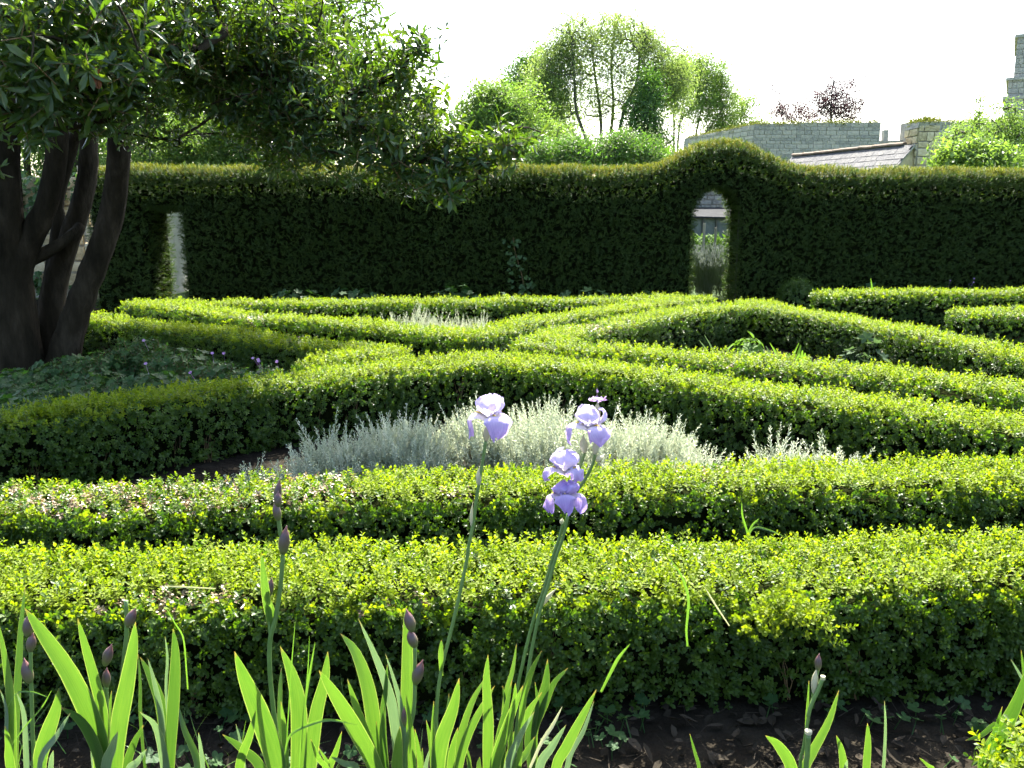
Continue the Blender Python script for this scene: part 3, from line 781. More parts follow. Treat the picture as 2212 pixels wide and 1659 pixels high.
# church tower at the frame's edge, stepping out towards its foot
t = thing('stone_tower', 'grey stone tower with stepped buttress at the right edge', 'tower', at(2240, 447, 58) * np.array((1, 1, 0)))
TY = 58.0
stages = [(2160, 214, 447), (2177, 173, 214), (2193, 80, 173), (2230, -300, 80)]
trz = -math.atan2(at(2190, 447, TY)[0], TY)
tx, ty_ = np.array((math.cos(trz), math.sin(trz))), np.array((-math.sin(trz), math.cos(trz)))
mb = MB()
for k, (xl, yt, yb) in enumerate(stages):
    cn = at(xl, (yt + yb) / 2, TY)[:2]; z1 = at(xl, yt, TY)[2]; z0 = at(xl, yb, TY)[2] if k else -.1
    c_ = cn + (tx + ty_) * 4; mb.box((c_[0], c_[1], (z0 + z1) / 2), (8 - .01 * k, 8 - .01 * k, z1 - z0 - .002), trz)
mb.build('masonry_core', M['mortar'], t)
for k, (xl, yt, yb) in enumerate(stages[:3]):
    cn = at(xl, (yt + yb) / 2, TY)[:2]; z1 = at(xl, yt, TY)[2]; z0 = at(xl, min(yb, 300), TY)[2]
    stone_face(t, cn, cn + tx * 2.2, z0, lambda u, z1=z1: z1 + .1, .5, .26, depth=.06, gap=.006)
    c_ = cn + (tx + ty_) * 3.9; mb = MB(); mb.box((c_[0], c_[1], z1 + .06), (8.1, 8.1, .16), trz, jit=.02); mb.build('string_course', M['stone'], t)

# slate-roofed cottage: gable towards the garden, left slope in view, chimney on the gable
HA = at(1972, 309, 26.0); HB = at(1716, 334, 32.2); HB[2] = HA[2]
ux = np.array((HB[0] - HA[0], HB[1] - HA[1])); HL = np.linalg.norm(ux); ux /= HL; sx = np.array((-ux[1], ux[0]))     # sx points to the left slope
slope = math.radians(50); SLen = 3.4
t = thing('slate_cottage', 'cottage with pale slate roof, clay ridge tiles and square stone chimney', 'house', (HA[0], HA[1], 0))
def roof_pt(u, s, lift=0.0, side=1):
    """u along the ridge, s down the slope"""
    q = HA[:2] + ux * u + side * sx * (s * math.cos(slope) - lift * -math.sin(slope)) 
    return np.array((q[0], q[1], HA[2] - s * math.sin(slope) + lift * math.cos(slope)))
zE = HA[2] - SLen * math.sin(slope); wE = SLen * math.cos(slope)
mb = MB()
g = []
for u in (0.0, HL):
    q = HA[:2] + ux * u
    g += [(*(q + sx * (wE - .15)), -.1), (*(q - sx * (wE - .15)), -.1), (*(q - sx * (wE - .15)), zE + .02), (*q, HA[2] - .14), (*(q + sx * (wE - .15)), zE + .02)]
mb.add(g, [(0, 1, 2, 3, 4), (5, 9, 8, 7, 6), (0, 4, 9, 5), (1, 6, 7, 2), (4, 3, 8, 9), (3, 2, 7, 8)])
mb.build('wall', M['stone_warm'], t)
rf = MB()
for side in (1, -1):
    V = [roof_pt(-.08, 0, -.03, side), roof_pt(HL + .1, 0, -.03, side), roof_pt(HL + .1, SLen, -.03, side), roof_pt(-.08, SLen, -.03, side)]
    V2 = [v + np.array((0, 0, -.07)) for v in V]
    rf.add(V + V2, [(0, 1, 2, 3), (7, 6, 5, 4), (0, 3, 7, 4), (1, 5, 6, 2), (2, 6, 7, 3)])
roof = rf.build('roof', M['mortar'], t)
zax = np.array((sx[0] * math.sin(slope), sx[1] * math.sin(slope), math.cos(slope)))
yax = np.array((-sx[0] * math.cos(slope), -sx[1] * math.cos(slope), math.sin(slope))); xax = np.array((*(-ux), 0.))
slate_me = []
for k in range(4):
    m_ = MB(); m_.box((0, 0, 0), (1, 1, 1), jit=.03); slate_me.append(mesh_data('slate', m_.V, m_.F, M['slate']))
rows, cols = 11, 24; dw = (HL + .16) / cols; rl = root_loc(roof)
for r_ in range(rows):
    for c_ in range(cols + (r_ % 2)):
        u = -.08 + (c_ + (.5 if r_ % 2 == 0 else 0)) * dw; u = min(max(u, -.03), HL + .03)
        s = .10 + r_ * .205
        if s > SLen: continue
        o = bpy.data.objects.new('slate', slate_me[(r_ * 7 + c_ * 3) % 4]); COL.objects.link(o); o.parent = roof
        Rm = Matrix(((xax[0], yax[0], zax[0]), (xax[1], yax[1], zax[1]), (xax[2], yax[2], zax[2]))).to_4x4()
        o.matrix_local = Matrix.Translation(Vector(roof_pt(u, s + .12, .005)) - rl) @ Rm @ Matrix.Rotation(random.uniform(-.02, .02) - .035, 4, 'X') @ Matrix.Diagonal((dw - .008, .31, .014, 1))
rt = MB(); n = 7
for e_ in (0, 1):
    for k in range(n):
        a_ = math.pi * k / (n - 1); rr = .085 + .012 * e_
        rt.V.append((e_ * 1.0, math.cos(a_) * rr, math.sin(a_) * rr * .9 - .03))
rt.F = [(k, k + 1, n + k + 1, n + k) for k in range(n - 1)] + [tuple(range(n)), tuple(range(n, 2 * n))[::-1]]
rme = mesh_data('ridge_tile', rt.V, rt.F, M['ridge'], False)
nt_ = 17
for k in range(nt_):
    o = bpy.data.objects.new('ridge_tile', rme); COL.objects.link(o); o.parent = roof
    q = HA[:2] + ux * (.35 + (HL - .3) * k / nt_); o.location = Vector((q[0], q[1], HA[2] + .01 + random.uniform(-.012, .012))) - rl
    o.rotation_euler = (random.uniform(-.04, .04), random.uniform(-.02, .02), math.atan2(ux[1], ux[0])); o.scale = ((HL - .3) / nt_ * 1.03, 1, 1)
# chimney
cA, cB = at(1984, 300, 25.9), at(2028, 300, 25.9); czt, czb = at(1990, 275, 25.9)[2], at(1990, 362, 25.9)[2]
ch = MB(); ch.box(((cA[0] + cB[0]) / 2, 26.35, (czt + czb) / 2 - .3), (cB[0] - cA[0], .85, czt - czb + .6), jit=.01)
cho = ch.build('chimney', M['mortar'], t)
stone_face(cho, (cA[0] - .01, 25.92), (cB[0] + .01, 25.92), czb - .1, lambda u: czt + .02, .36, .2, 'stone_warm', .06, .012)
stone_face(cho, (cA[0] - .0, 26.77), (cA[0] - .0, 25.93), czb - .1, lambda u: czt + .02, .36, .2, 'stone_warm', .06, .012)
cp = MB(); cp.box(((cA[0] + cB[0]) / 2, 26.35, czt + .07), (cB[0] - cA[0] + .1, .95, .15), jit=.02); cp.build('chimney_cap', M['stone'], cho)
moss_top(t, [(cA[0], 25.95), (cB[0], 25.95)], [czt + .15, czt + .15], 40, .8, 'moss_cap')
# gable stones to the right of the verge
stone_face(t, (cB[0] + .02, 26.0), (cB[0] + 1.9, 26.0), at(2026, 362, 26)[2], lambda u: HA[2] - (u + .45) * math.tan(slope) - .1, .4, .2, 'stone_warm', .06, .012)

# garden wall and lean-to glimpsed through the arch
gy = 33.0
g0, g1 = at(1380, 430, gy), at(1690, 430, gy); gz = at(1530, 372, gy)[2]
t = thing('garden_wall', 'rough grey garden wall glimpsed through the yew arch', 'wall', (g0[0], gy, 0))
wall_core(t, [g0[:2], g1[:2]], [gz, gz], .6)
stone_face(t, g0[:2], g1[:2], at(1530, 455, gy)[2], lambda u: gz, .34, .17, 'stone', .08, .015)
ly = 29.0
l0, l1 = at(1494, 468, ly), at(1600, 473, ly); lz0 = at(1500, 467, ly)[2]; lz1 = at(1530, 448, gy)[2]
t = thing('lean_to_shed', 'low grey lean-to with sheet roof seen through the arch', 'shed', (l0[0], ly, 0))
m_ = MB()
V = [(l0[0] - .1, ly - .15, lz0), (l1[0] + 1, ly - .15, lz0 - .05), (l1[0] + 1, gy - .1, lz1), (l0[0] - .1, gy - .1, lz1)]
m_.add(V + [(x, y, z - .05) for x, y, z in V], [(0, 1, 2, 3), (7, 6, 5, 4), (0, 4, 5, 1), (1, 5, 6, 2), (2, 6, 7, 3), (3, 7, 4, 0)])
rfs = m_.build('sheet_roof', M['sheet'], t)
xs_ = [l0[0] - .05, at(1519, 468, ly)[0], at(1548, 468, ly)[0], at(1578, 468, ly)[0], l1[0] + .9]
for xa, xb in zip(xs_[:-1], xs_[1:]):
    m_ = MB(); m_.box(((xa + xb) / 2, ly + .06, lz0 / 2 - .06), (xb - xa - .05, .06, lz0 - .06)); m_.build('wall_panel', M['panel'], t)
for xa in xs_:
    m_ = MB(); m_.box((xa, ly, lz0 / 2 - .05), (.06, .1, lz0 - .05)); m_.build('post', M['iron'], t)
# stone boundary wall running away on the left, seen through the doorway
wx = -6.75
t = thing('boundary_wall', 'pale stone boundary wall seen through the small doorway in the yew', 'wall', (wx, 15, 0))
wall_core(t, [(wx, 30), (wx, 15.2)], [2.25, 2.25], .5)
stone_face(t, (wx, 18.6), (wx, 15.2), .0, lambda u: 2.25, .42, .2, 'stone_warm', .08, .014)
stone_face(t, (wx - .5, 15.2), (wx, 15.2), .0, lambda u: 2.25, .3, .2, 'stone_warm', .08, .014)
n = 420; yy = rng.uniform(15.25, 19.5, n); zz = rng.uniform(.05, 2.2, n); m_ = noise2(yy, zz, 2.6, 53) > .15
scatter('ivy_leaves', t, ['ivy', 'geran'], np.column_stack([np.full(n, wx + .1) + rng.uniform(-.04, .1, n), yy, zz])[m_], np.column_stack([np.ones(n), rng.normal(-.3, .4, n), rng.normal(.5, .4, n)])[m_], rng.uniform(1.0, 1.9, n)[m_], (rng.random(n) < .2).astype(int)[m_])
t2 = thing('boundary_wall', 'ivy grown stone wall glimpsed between the trunks on the left', 'wall', (-10, 15.6, 0))
wall_core(t2, [(-14, 15.8), (-7.4, 15.8)], [2.1, 2.1], .5)
stone_face(t2, (-9.6, 15.8), (-7.5, 15.8), .2, lambda u: 2.1, .45, .22, 'stone_warm', .08, .014)
n = 1500; xx = rng.uniform(-11, -7.3, n); zz = rng.uniform(.1, 2.2, n)
m_ = noise2(xx, zz, 2.2, 51) > -.3
scatter('ivy_leaves', t2, ['ivy', 'geran'], np.column_stack([xx, 15.68 + rng.uniform(-.12, .06, n), zz])[m_], np.column_stack([rng.normal(0, .4, n), -np.ones(n), rng.normal(.7, .4, n)])[m_], rng.uniform(1.0, 2.0, n)[m_], (rng.random(n) < .2).astype(int)[m_])

# ---------------------------------------------------------------- trees
def grow(stems, targets, step=.35, bend=.25, up=.3):
    """connect target points to the stems; returns branches as lists of points with radii"""
    nodes = []; cnt = []; par = []; isstem = []
    for pts, rad in stems:
        for i, p in enumerate(pts):
            nodes.append(np.array(p, float)); par.append(len(nodes) - 2 if i else -1); isstem.append(True)
    nstem = len(nodes)
    NP = np.array(nodes)
    d0 = np.min(np.linalg.norm(targets[:, None, :] - NP[None], axis=2), axis=1)
    runs = []
    for ti in np.argsort(d0):
        T = targets[ti]; NP = np.array(nodes)
        dv = T - NP; d = np.linalg.norm(dv, axis=1)
        cost = d * (1 + up * np.clip(-dv[:, 2] / (d + 1e-6), 0, 1) * 1.5)
        j = int(np.argmin(cost)); L = d[j]; k = max(2, int(L / step) + 1)
        base = NP[j]
        dirp = (base - nodes[par[j]]) if par[j] >= 0 else np.array((0, 0, 1.))
        dirp = dirp / (np.linalg.norm(dirp) + 1e-9)
        ctrl = base + (T - base) * .45 + (dirp * bend + np.array((0, 0, .12))) * L * .5 + rng.normal(0, .04, 3) * L
        idx = [j]; prev = j
        for s in range(1, k + 1):
            u = s / k; p = (1 - u) ** 2 * base + 2 * u * (1 - u) * ctrl + u * u * T
            nodes.append(p); par.append(prev); isstem.append(False); prev = len(nodes) - 1; idx.append(prev)
        runs.append(idx)
    w = np.zeros(len(nodes)); 
    for r_ in runs: w[r_[-1]] += 1
    for i in range(len(nodes) - 1, -1, -1):
        if par[i] >= 0 and not isstem[i]: w[par[i]] += w[i]
    return nodes, runs, w

def sample_lobe(c, r, n, shell=.55):
    d = rng.normal(size=(n, 3)); d /= np.linalg.norm(d, axis=1, keepdims=True)
    rad = shell + (1 - shell) * rng.random((n, 1)) ** .5 if shell > 0 else rng.random((n, 1)) ** (1 / 3)
    return np.array(c) + d * rad * np.array(r)

def tree(name, label, base, stems, lobes, keys, dens, scl=1.0, tw=.011, pw=.42, bark='bark2', group=None, cat='tree', up=.5, tgt=.16, parts=0, part_name='leaf_spray', which=None, sides=5, jit=.5, step=.45, extra=None, score=None, fuzz=.16):
    """lobes: (centre xyz, radii xyz, number of sprays)"""
    t = thing(name, label, cat, base, group)
    for pts, rad in stems:
        mb = MB(); sp = smooth_path(pts, max(6, 3 * len(pts))); rr = np.interp(np.linspace(0, 1, len(sp)), np.linspace(0, 1, len(rad)), rad) * (1 + rng.normal(0, .035, len(sp)))
        mb.tube(sp, list(rr), 9 if max(rad) > .09 else 6); mb.build('trunk', M[bark], t, smooth=True)
    P = []; Nn = []; T = []
    for c_, r_, n in lobes:
        n = int(n * dens); q = sample_lobe(c_, r_, n, .35)
        q += fuzz * min(r_) * rng.normal(size=(n, 3))
        P.append(q); dd = (q - np.array(c_)) / np.array(r_); Nn.append(dd)
        k = max(2, int(n * tgt)); T.append(q[rng.permutation(n)[:k]] * 1.0)
    P = np.concatenate(P); Nn = np.concatenate(Nn); T = np.concatenate(T)
    nodes, runs, w = grow(stems, T, step=step, up=up)
    mb = MB()
    for idx in runs:
        pts = [nodes[i] for i in idx]; rad = [max(.0035, tw * max(w[i], .6) ** pw) for i in idx]; rad[0] = rad[1] * 1.1
        mb.tube(pts, rad, sides, cap=False)
    mb.build('branchwork', M[bark], t, kind='stuff', smooth=True)
    NN = Nn + np.array((0, 0, up)) + rng.normal(0, jit, Nn.shape)
    S = (scl(P) if callable(scl) else scl) * rng.uniform(.75, 1.3, len(P)); Wh = None if which is None else which(P)
    scatter('crown', t, keys, P, NN, S, Wh, parts=parts, part_name=part_name, part_score=None if score is None else score(P, S))
    return t

# --- the evergreen on the left, several trunks from one foot, canopy overhanging the parterre
TY = 8.7
def tp(zx, zy, Y=TY):                       # a point in the enlarged view of the trunks
    return at(zx * .2741, 424.5 + zy * .2741, Y)
def tq(zx, zy, Y=TY):
    return at(zx * .2741, zy * .2741, Y)
stems = [
    ([tp(120, 1480, 8.5) * np.array((1, 1, 0)) + np.array((0, 0, -.1)), tp(125, 1300, 8.5), tp(105, 900, 8.5), tp(80, 500, 8.5), tp(60, 100, 8.4), tq(50, 1100, 8.4), tq(20, 600, 8.2), tq(-40, 100, 8.0), (-5.9, 7.6, 5.0)], [.36, .30, .26, .22, .16, .14, .12, .09, .05]),
    ([tp(110, 900, 8.5), tp(170, 520, 8.5), tp(290, 230, 8.5), tp(380, 20, 8.5), tq(440, 1250, 8.5), tq(450, 900, 8.4), tq(430, 500, 8.2), (-4.1, 7.8, 4.4), (-4.0, 7.3, 5.6)], [.15, .15, .135, .125, .125, .115, .10, .08, .04]),
    ([tp(370, 1400, 8.9) * np.array((1, 1, 0)) + np.array((0, 0, -.1)), tp(370, 1250, 8.9), tp(390, 1000, 8.9), tp(440, 650, 8.9), tp(540, 350, 8.9), tp(640, 50, 8.9), tq(690, 1350, 8.9), tq(700, 1000, 8.8), tq(690, 700, 8.7), (-3.6, 8.9, 4.4), (-3.3, 9.1, 5.5)], [.24, .20, .17, .15, .13, .125, .115, .10, .09, .07, .04]),
    ([tp(470, 1400, 8.7) * np.array((1, 1, 0)) + np.array((0, 0, -.1)), tp(500, 1250, 8.7), tp(590, 950, 8.7), tp(700, 650, 8.7), tp(820, 330, 8.7), tp(890, 80, 8.7), tq(930, 1300, 8.6), tq(950, 950, 8.5), tq(1010, 600, 8.3), tq(1060, 200, 8.1), (-2.9, 7.9, 4.3), (-2.6, 7.7, 5.4)], [.24, .19, .165, .155, .15, .14, .135, .125, .11, .10, .08, .04]),
    ([tp(220, 520, 8.6), tp(400, 420, 8.6), tp(560, 310, 8.7), tp(640, 230, 8.8)], [.07, .075, .07, .06]),
    ([tp(360, 900, 9.2), tp(420, 560, 9.2), tp(460, 250, 9.2), tp(450, 0, 9.2), tq(560, 1150, 9.2), tq(560, 800, 9.1), (-5.2, 9.6, 4.4)], [.12, .10, .09, .085, .08, .07, .05]),
    ([at(300, 130, 8.1), at(430, 160, 7.4), at(560, 195, 6.8), at(648, 207, 6.5), at(706, 205, 6.4)], [.08, .07, .055, .045, .04]),
    ([at(706, 205, 6.4), at(757, 260, 6.3), at(878, 338, 6.2), at(980, 353, 6.1), at(1060, 350, 6.0)], [.035, .03, .024, .016, .008]),
    ([at(706, 205, 6.4), at(780, 195, 6.3), at(850, 160, 6.2), at(915, 100, 6.1)], [.032, .026, .018, .008]),
]
stems = [(p_, [r_ * (.80 if i_ < 6 else 1) for r_ in rd]) for i_, (p_, rd) in enumerate(stems)]
def LB(px, py, Y, r, n, flat=.75):
    return (at(px, py, Y), (r, r, r * flat), int(round(n * np.interp(px, [100, 280, 600, 720, 900], [1.0, 1.8, 1.9, 1.2, 1.4]))))
lobes = [
    LB(40, 60, 5.3, .55, 46), LB(20, 170, 5.3, .42, 34), LB(150, 90, 5.3, .50, 46), LB(140, 200, 5.5, .36, 26), LB(245, 60, 5.6, .48, 40), LB(225, 185, 5.6, .36, 30),
    LB(330, 20, 6.0, .5, 46), LB(300, 90, 6.4, .40, 26), LB(380, 95, 6.6, .5, 50), LB(470, 60, 6.4, .55, 64), LB(450, 160, 6.9, .45, 50), LB(420, 205, 7.4, .30, 20), LB(545, 130, 6.6, .48, 60), LB(560, 40, 6.6, .5, 60),
    LB(560, 215, 6.7, .40, 48), LB(640, 90, 6.9, .50, 60), LB(650, 180, 6.6, .45, 60), LB(620, 280, 6.6, .36, 44), LB(720, 40, 7.2, .45, 44), LB(780, 20, 7.3, .26, 14), LB(700, 130, 6.9, .40, 36),
    LB(700, 260, 6.4, .42, 52), LB(760, 190, 6.5, .38, 38), LB(820, 150, 6.3, .30, 22), LB(870, 130, 6.2, .26, 16), LB(905, 90, 6.1, .19, 8), LB(880, 200, 6.2, .30, 22), LB(800, 270, 6.3, .40, 46), LB(880, 280, 6.2, .34, 34),
    LB(800, 330, 6.2, .28, 24), LB(900, 340, 6.1, .26, 22), LB(960, 320, 6.1, .26, 22), LB(1010, 330, 6.0, .24, 20), LB(1070, 320, 6.0, .22, 16), LB(1120, 300, 5.9, .15, 7), LB(950, 385, 6.0, .18, 12), LB(985, 415, 5.9, .12, 6),
    LB(880, 385, 6.1, .18, 9), LB(720, 320, 6.4, .26, 18), LB(660, 330, 6.5, .22, 10), LB(330, 290, 7.2, .30, 12), LB(280, 260, 7.4, .3, 12), LB(600, 340, 6.8, .2, 6),
    LB(60, 250, 6.5, .3, 10), LB(-140, 120, 5.6, .8, 70), LB(520, 270, 7.0, .25, 10),
    # unseen rest of the canopy, with lobes added to shade the hedges and bed
    ((-5.6, 8.6, 4.7), (1.7, 1.9, .9), 300), ((-3.9, 7.4, 4.4), (1.6, 1.5, .8), 330), ((-2.7, 7.7, 4.3), (.95, 1.1, .7), 400), ((-4.6, 6.2, 4.0), (1.6, 1.0, .8), 260), ((-6.8, 7.0, 4.5), (1.5, 1.7, 1.1), 200),
    ((-4.2, 9.9, 4.8), (1.8, 1.3, 1.0), 620), ((-3.1, 6.4, 4.0), (1.2, .8, .6), 170), ((-5.0, 8.0, 6.1), (2.3, 2.2, .9), 330), ((-3.4, 8.8, 5.6), (1.5, 1.4, .7), 200), ((-3.9, 5.7, 3.8), (1.0, .6, .5), 80),
    ((-3.0, 9.8, 4.8), (1.3, 1.2, .7), 430), ((-2.6, 10.6, 5.0), (1.2, .8, .7), 300), ((-1.7, 9.3, 4.7), (.8, .5, .4), 130), ((-1.5, 10.9, 5.0), (.8, .6, .4), 130), ((-2.8, 11.8, 5.1), (1.5, .8, .5), 330), ((-3.6, 11.2, 5.0), (1.7, .9, .8), 400), ((-5.6, 10.6, 5.0), (1.6, 1.1, .9), 170),
]
t = tree('evergreen_tree', 'large dark evergreen tree with several trunks overhanging the hedges on the left', at(80, 800, 8.7) * np.array((1, 1, 0)), stems, lobes, ['ever'], 1.25, lambda P: np.where(P[:, 2] > .215 * P[:, 1] + 2.1, 1.15, np.interp(P[:, 1], [5.5, 6.0, 6.2], [1.05, .80, .74])), .0055, .42, 'bark', tgt=.12, parts=290, up=.35, jit=.6,
         score=lambda P, S: np.linalg.norm(P - np.array((0, 0, EYE)), axis=1) / S)
bp = at(203, 172, 5.1)
for k in range(2):
    o = bpy.data.objects.new('withered_spray', PR['ever_brown'][0]); COL.objects.link(o); o.parent = t; o.location = Vector(bp + np.array((.02, .01, -.05)) * k) - root_loc(t)
    o.rotation_euler = (3.0 - .3 * k, .1, 1.1 * k); o.scale = (.8 - .15 * k,) * 3

# --- trees and shrubs beyond the hedge
def px_lobe(px, py, Y, rx, ry, n, depth=None):
    k = Y / FPX * 1.02
    return (at(px, py, Y), (rx * k, (depth or rx) * k, ry * k), n)
def bg_tree(name, label, Y, foot, stem_px, lobes_px, keys, dens=1.0, scl=1.0, rad=.09, group='trees beyond the yew hedge', **kw):
    stems = []
    for sp in stem_px:
        pts = [at(x, y, Y + dy) for x, y, dy in sp]
        f = pts[0].copy(); f[2] = 0; pts = [f] + pts
        r0 = rad * (1.0 if len(sp) > 2 else .7)
        stems.append((pts, list(np.linspace(r0, r0 * .25, len(pts)))))
    lb = [px_lobe(l[0], l[1], Y + (l[5] if len(l) > 5 else 0), l[2], l[3], l[4]) for l in lobes_px]
    return tree(name, label, (at(foot, 447, Y)[0], Y, 0), stems, lb, keys, dens, scl, bark='bark2', group=group, **{'fuzz': .38, **kw})

bg_tree('willow_tree', 'tall airy pale green willow with many thin trunks above the hedge', 32, 1300,
        [[(1297, 345, 0), (1298, 260, 0), (1285, 160, .3), (1275, 70, .4)], [(1268, 345, .2), (1222, 270, .3), (1200, 220, .2), (1170, 150, .1)], [(1314, 345, .4), (1325, 230, .4), (1320, 140, .5), (1330, 55, .5)],
         [(1330, 350, 0), (1345, 250, -.2), (1375, 175, -.3), (1385, 80, -.3)], [(1358, 345, .5), (1368, 240, .5), (1410, 160, .5), (1450, 100, .6)], [(1275, 345, -.4), (1245, 240, -.4), (1240, 150, -.5), (1232, 80, -.5)]],
        [(1250, 95, 48, 50, 70), (1310, 75, 50, 42, 70), (1365, 90, 48, 50, 70), (1215, 150, 50, 55, 75), (1290, 150, 55, 55, 85), (1370, 165, 60, 55, 85), (1430, 135, 48, 50, 120), (1190, 210, 40, 50, 100), (1250, 215, 45, 45, 50), (1320, 225, 45, 40, 40), (1400, 220, 50, 45, 90), (1455, 180, 34, 50, 90), (1180, 150, 30, 40, 60), (1215, 95, 34, 36, 60), (1165, 205, 28, 40, 50), (1400, 85, 30, 30, 50), (1185, 270, 30, 40, 24), (1330, 45, 30, 20, 20), (1242, 48, 22, 20, 16)],
        ['willow'], 2.1, .92, .085, tgt=.30, tw=.010)
bg_tree('hornbeam_tree', 'rounded bright green tree beside the willow', 25, 1075, [[(1078, 345, 0), (1078, 280, 0), (1080, 230, 0)], [(1095, 345, .2), (1110, 280, .2)]],
        [(1075, 235, 62, 42, 150), (1030, 265, 48, 40, 110), (1120, 250, 45, 45, 110), (1080, 300, 85, 45, 190), (985, 290, 30, 30, 40), (1000, 330, 60, 30, 120), (1130, 330, 60, 35, 130), (1190, 315, 50, 45, 130), (1040, 215, 30, 25, 40), (1075, 200, 30, 18, 26)], ['bright', 'mid'], 1.25, .8, .08,
        which=lambda P: (rng.random(len(P)) < .25).astype(int))
bg_tree('alder_tree', 'green pointed tree between the rounded tree and the willow', 37, 1150, [[(1150, 345, 0), (1150, 220, 0), (1150, 130, 0)]],
        [(1150, 140, 26, 26, 40), (1130, 175, 38, 35, 90), (1165, 220, 55, 45, 130), (1120, 195, 22, 25, 30), (1180, 290, 65, 60, 220), (1205, 330, 60, 30, 120)], ['mid', 'dark'], 1.3, 1.1, .1, which=lambda P: (rng.random(len(P)) < .4).astype(int))
bg_tree('ivy_clad_tree', 'dark green leafy column in front of the willow trunks', 30, 1400, [[(1395, 345, 0), (1398, 250, 0), (1402, 170, 0)]],
        [(1405, 190, 22, 40, 45), (1395, 260, 32, 45, 100), (1400, 320, 48, 35, 120), (1365, 310, 35, 30, 60)], ['mid', 'dark'], 1.2, .95, .08, which=lambda P: (rng.random(len(P)) < .4).astype(int))
bg_tree('ash_tree', 'yellow green tree with bare slanting stems right of the willow', 57, 1490, [[(1462, 345, 0), (1470, 260, 0), (1485, 180, 0)], [(1495, 345, .2), (1510, 260, .2), (1530, 180, .2)], [(1480, 345, -.3), (1530, 280, -.3), (1565, 230, -.3)], [(1455, 345, .4), (1455, 250, .4), (1445, 190, .4)]],
        [(1490, 150, 38, 32, 60), (1530, 165, 42, 36, 70), (1505, 205, 55, 35, 80), (1560, 205, 30, 35, 46), (1450, 180, 25, 40, 26), (1545, 255, 40, 30, 46), (1470, 250, 40, 30, 26), (1565, 280, 25, 25, 20)], ['bright'], 3.0, 1.2, .10, tgt=.25)
bg_tree('acacia_tree', 'small pale yellow green tree behind the sloping ruined wall', 58, 1600, [[(1600, 330, 0), (1602, 250, 0)]], [(1600, 240, 30, 36, 70), (1620, 225, 14, 22, 20), (1585, 265, 28, 25, 40), (1640, 262, 26, 14, 20)], ['bright'], 1.0, 1.3, .1)
bg_tree('copper_beech', 'purple leaved copper beech rising behind the ruined wall', 60, 1790, [[(1795, 330, 0), (1795, 230, 0), (1800, 175, 0)], [(1700, 330, 0), (1690, 240, 0)]],
        [(1800, 185, 18, 26, 22), (1840, 195, 24, 28, 26), (1815, 225, 45, 30, 70), (1760, 240, 40, 25, 50), (1770, 215, 22, 22, 22), (1700, 245, 38, 22, 44), (1688, 215, 14, 25, 14), (1840, 245, 30, 20, 34), (1668, 188, 10, 8, 4)], ['copper'], 1.9, 1.1, .1, tgt=.40, tw=.010)
bg_tree('grey_green_shrub', 'grey green rounded shrub below the willow just above the hedge', 21, 1310, [[(1300, 380, 0), (1300, 345, 0)], [(1340, 380, 0), (1350, 340, 0)]],
        [(1310, 335, 55, 28, 130), (1365, 325, 55, 34, 130), (1250, 345, 50, 18, 70), (1420, 345, 40, 20, 60), (1345, 310, 25, 18, 30), (1190, 350, 40, 20, 60), (1230, 325, 40, 22, 60), (1160, 330, 40, 25, 60)], ['olive', 'mid'], 1.2, .72, .04, cat='shrub', group='shrubs beyond the yew hedge', which=lambda P: (rng.random(len(P)) < .55).astype(int))
bg_tree('ash_sapling', 'slender bright green sapling with feathery leaves at the right edge', 20, 2170, [[(2150, 345, 0), (2158, 280, 0), (2170, 235, 0)], [(2175, 345, .2), (2180, 270, .2)]],
        [(2170, 245, 26, 22, 30), (2165, 285, 32, 30, 50), (2200, 270, 28, 35, 50), (2190, 320, 35, 30, 50), (2225, 300, 30, 40, 40)], ['bright'], .9, .55, .03, cat='tree', group='shrubs beyond the yew hedge', tgt=.3)
bg_tree('bamboo_clump', 'feathery pale green clump with one tall tip beside the chimney', 21, 2095, [[(2112, 345, 0), (2115, 270, 0), (2118, 215, 0)], [(2070, 345, 0), (2065, 290, 0)]],
        [(2118, 222, 7, 18, 8), (2116, 255, 14, 22, 14), (2080, 285, 32, 20, 40), (2115, 295, 30, 26, 40), (2050, 305, 18, 18, 14)], ['bright', 'willow'], 1.1, .55, .03, cat='shrub', group='shrubs beyond the yew hedge', tgt=.3, which=lambda P: (rng.random(len(P)) < .4).astype(int))
bg_tree('broadleaf_shrub', 'bush with big pale glossy leaves in front of the chimney', 18.5, 2090, [[(2080, 370, 0), (2080, 340, 0)], [(2130, 370, 0), (2130, 335, 0)]],
        [(2050, 340, 34, 20, 40), (2090, 325, 38, 18, 46), (2130, 330, 40, 22, 50), (2175, 345, 40, 18, 40), (2090, 352, 70, 14, 60)], ['big_mid'], 1.1, .6, .03, cat='shrub', group='shrubs beyond the yew hedge')
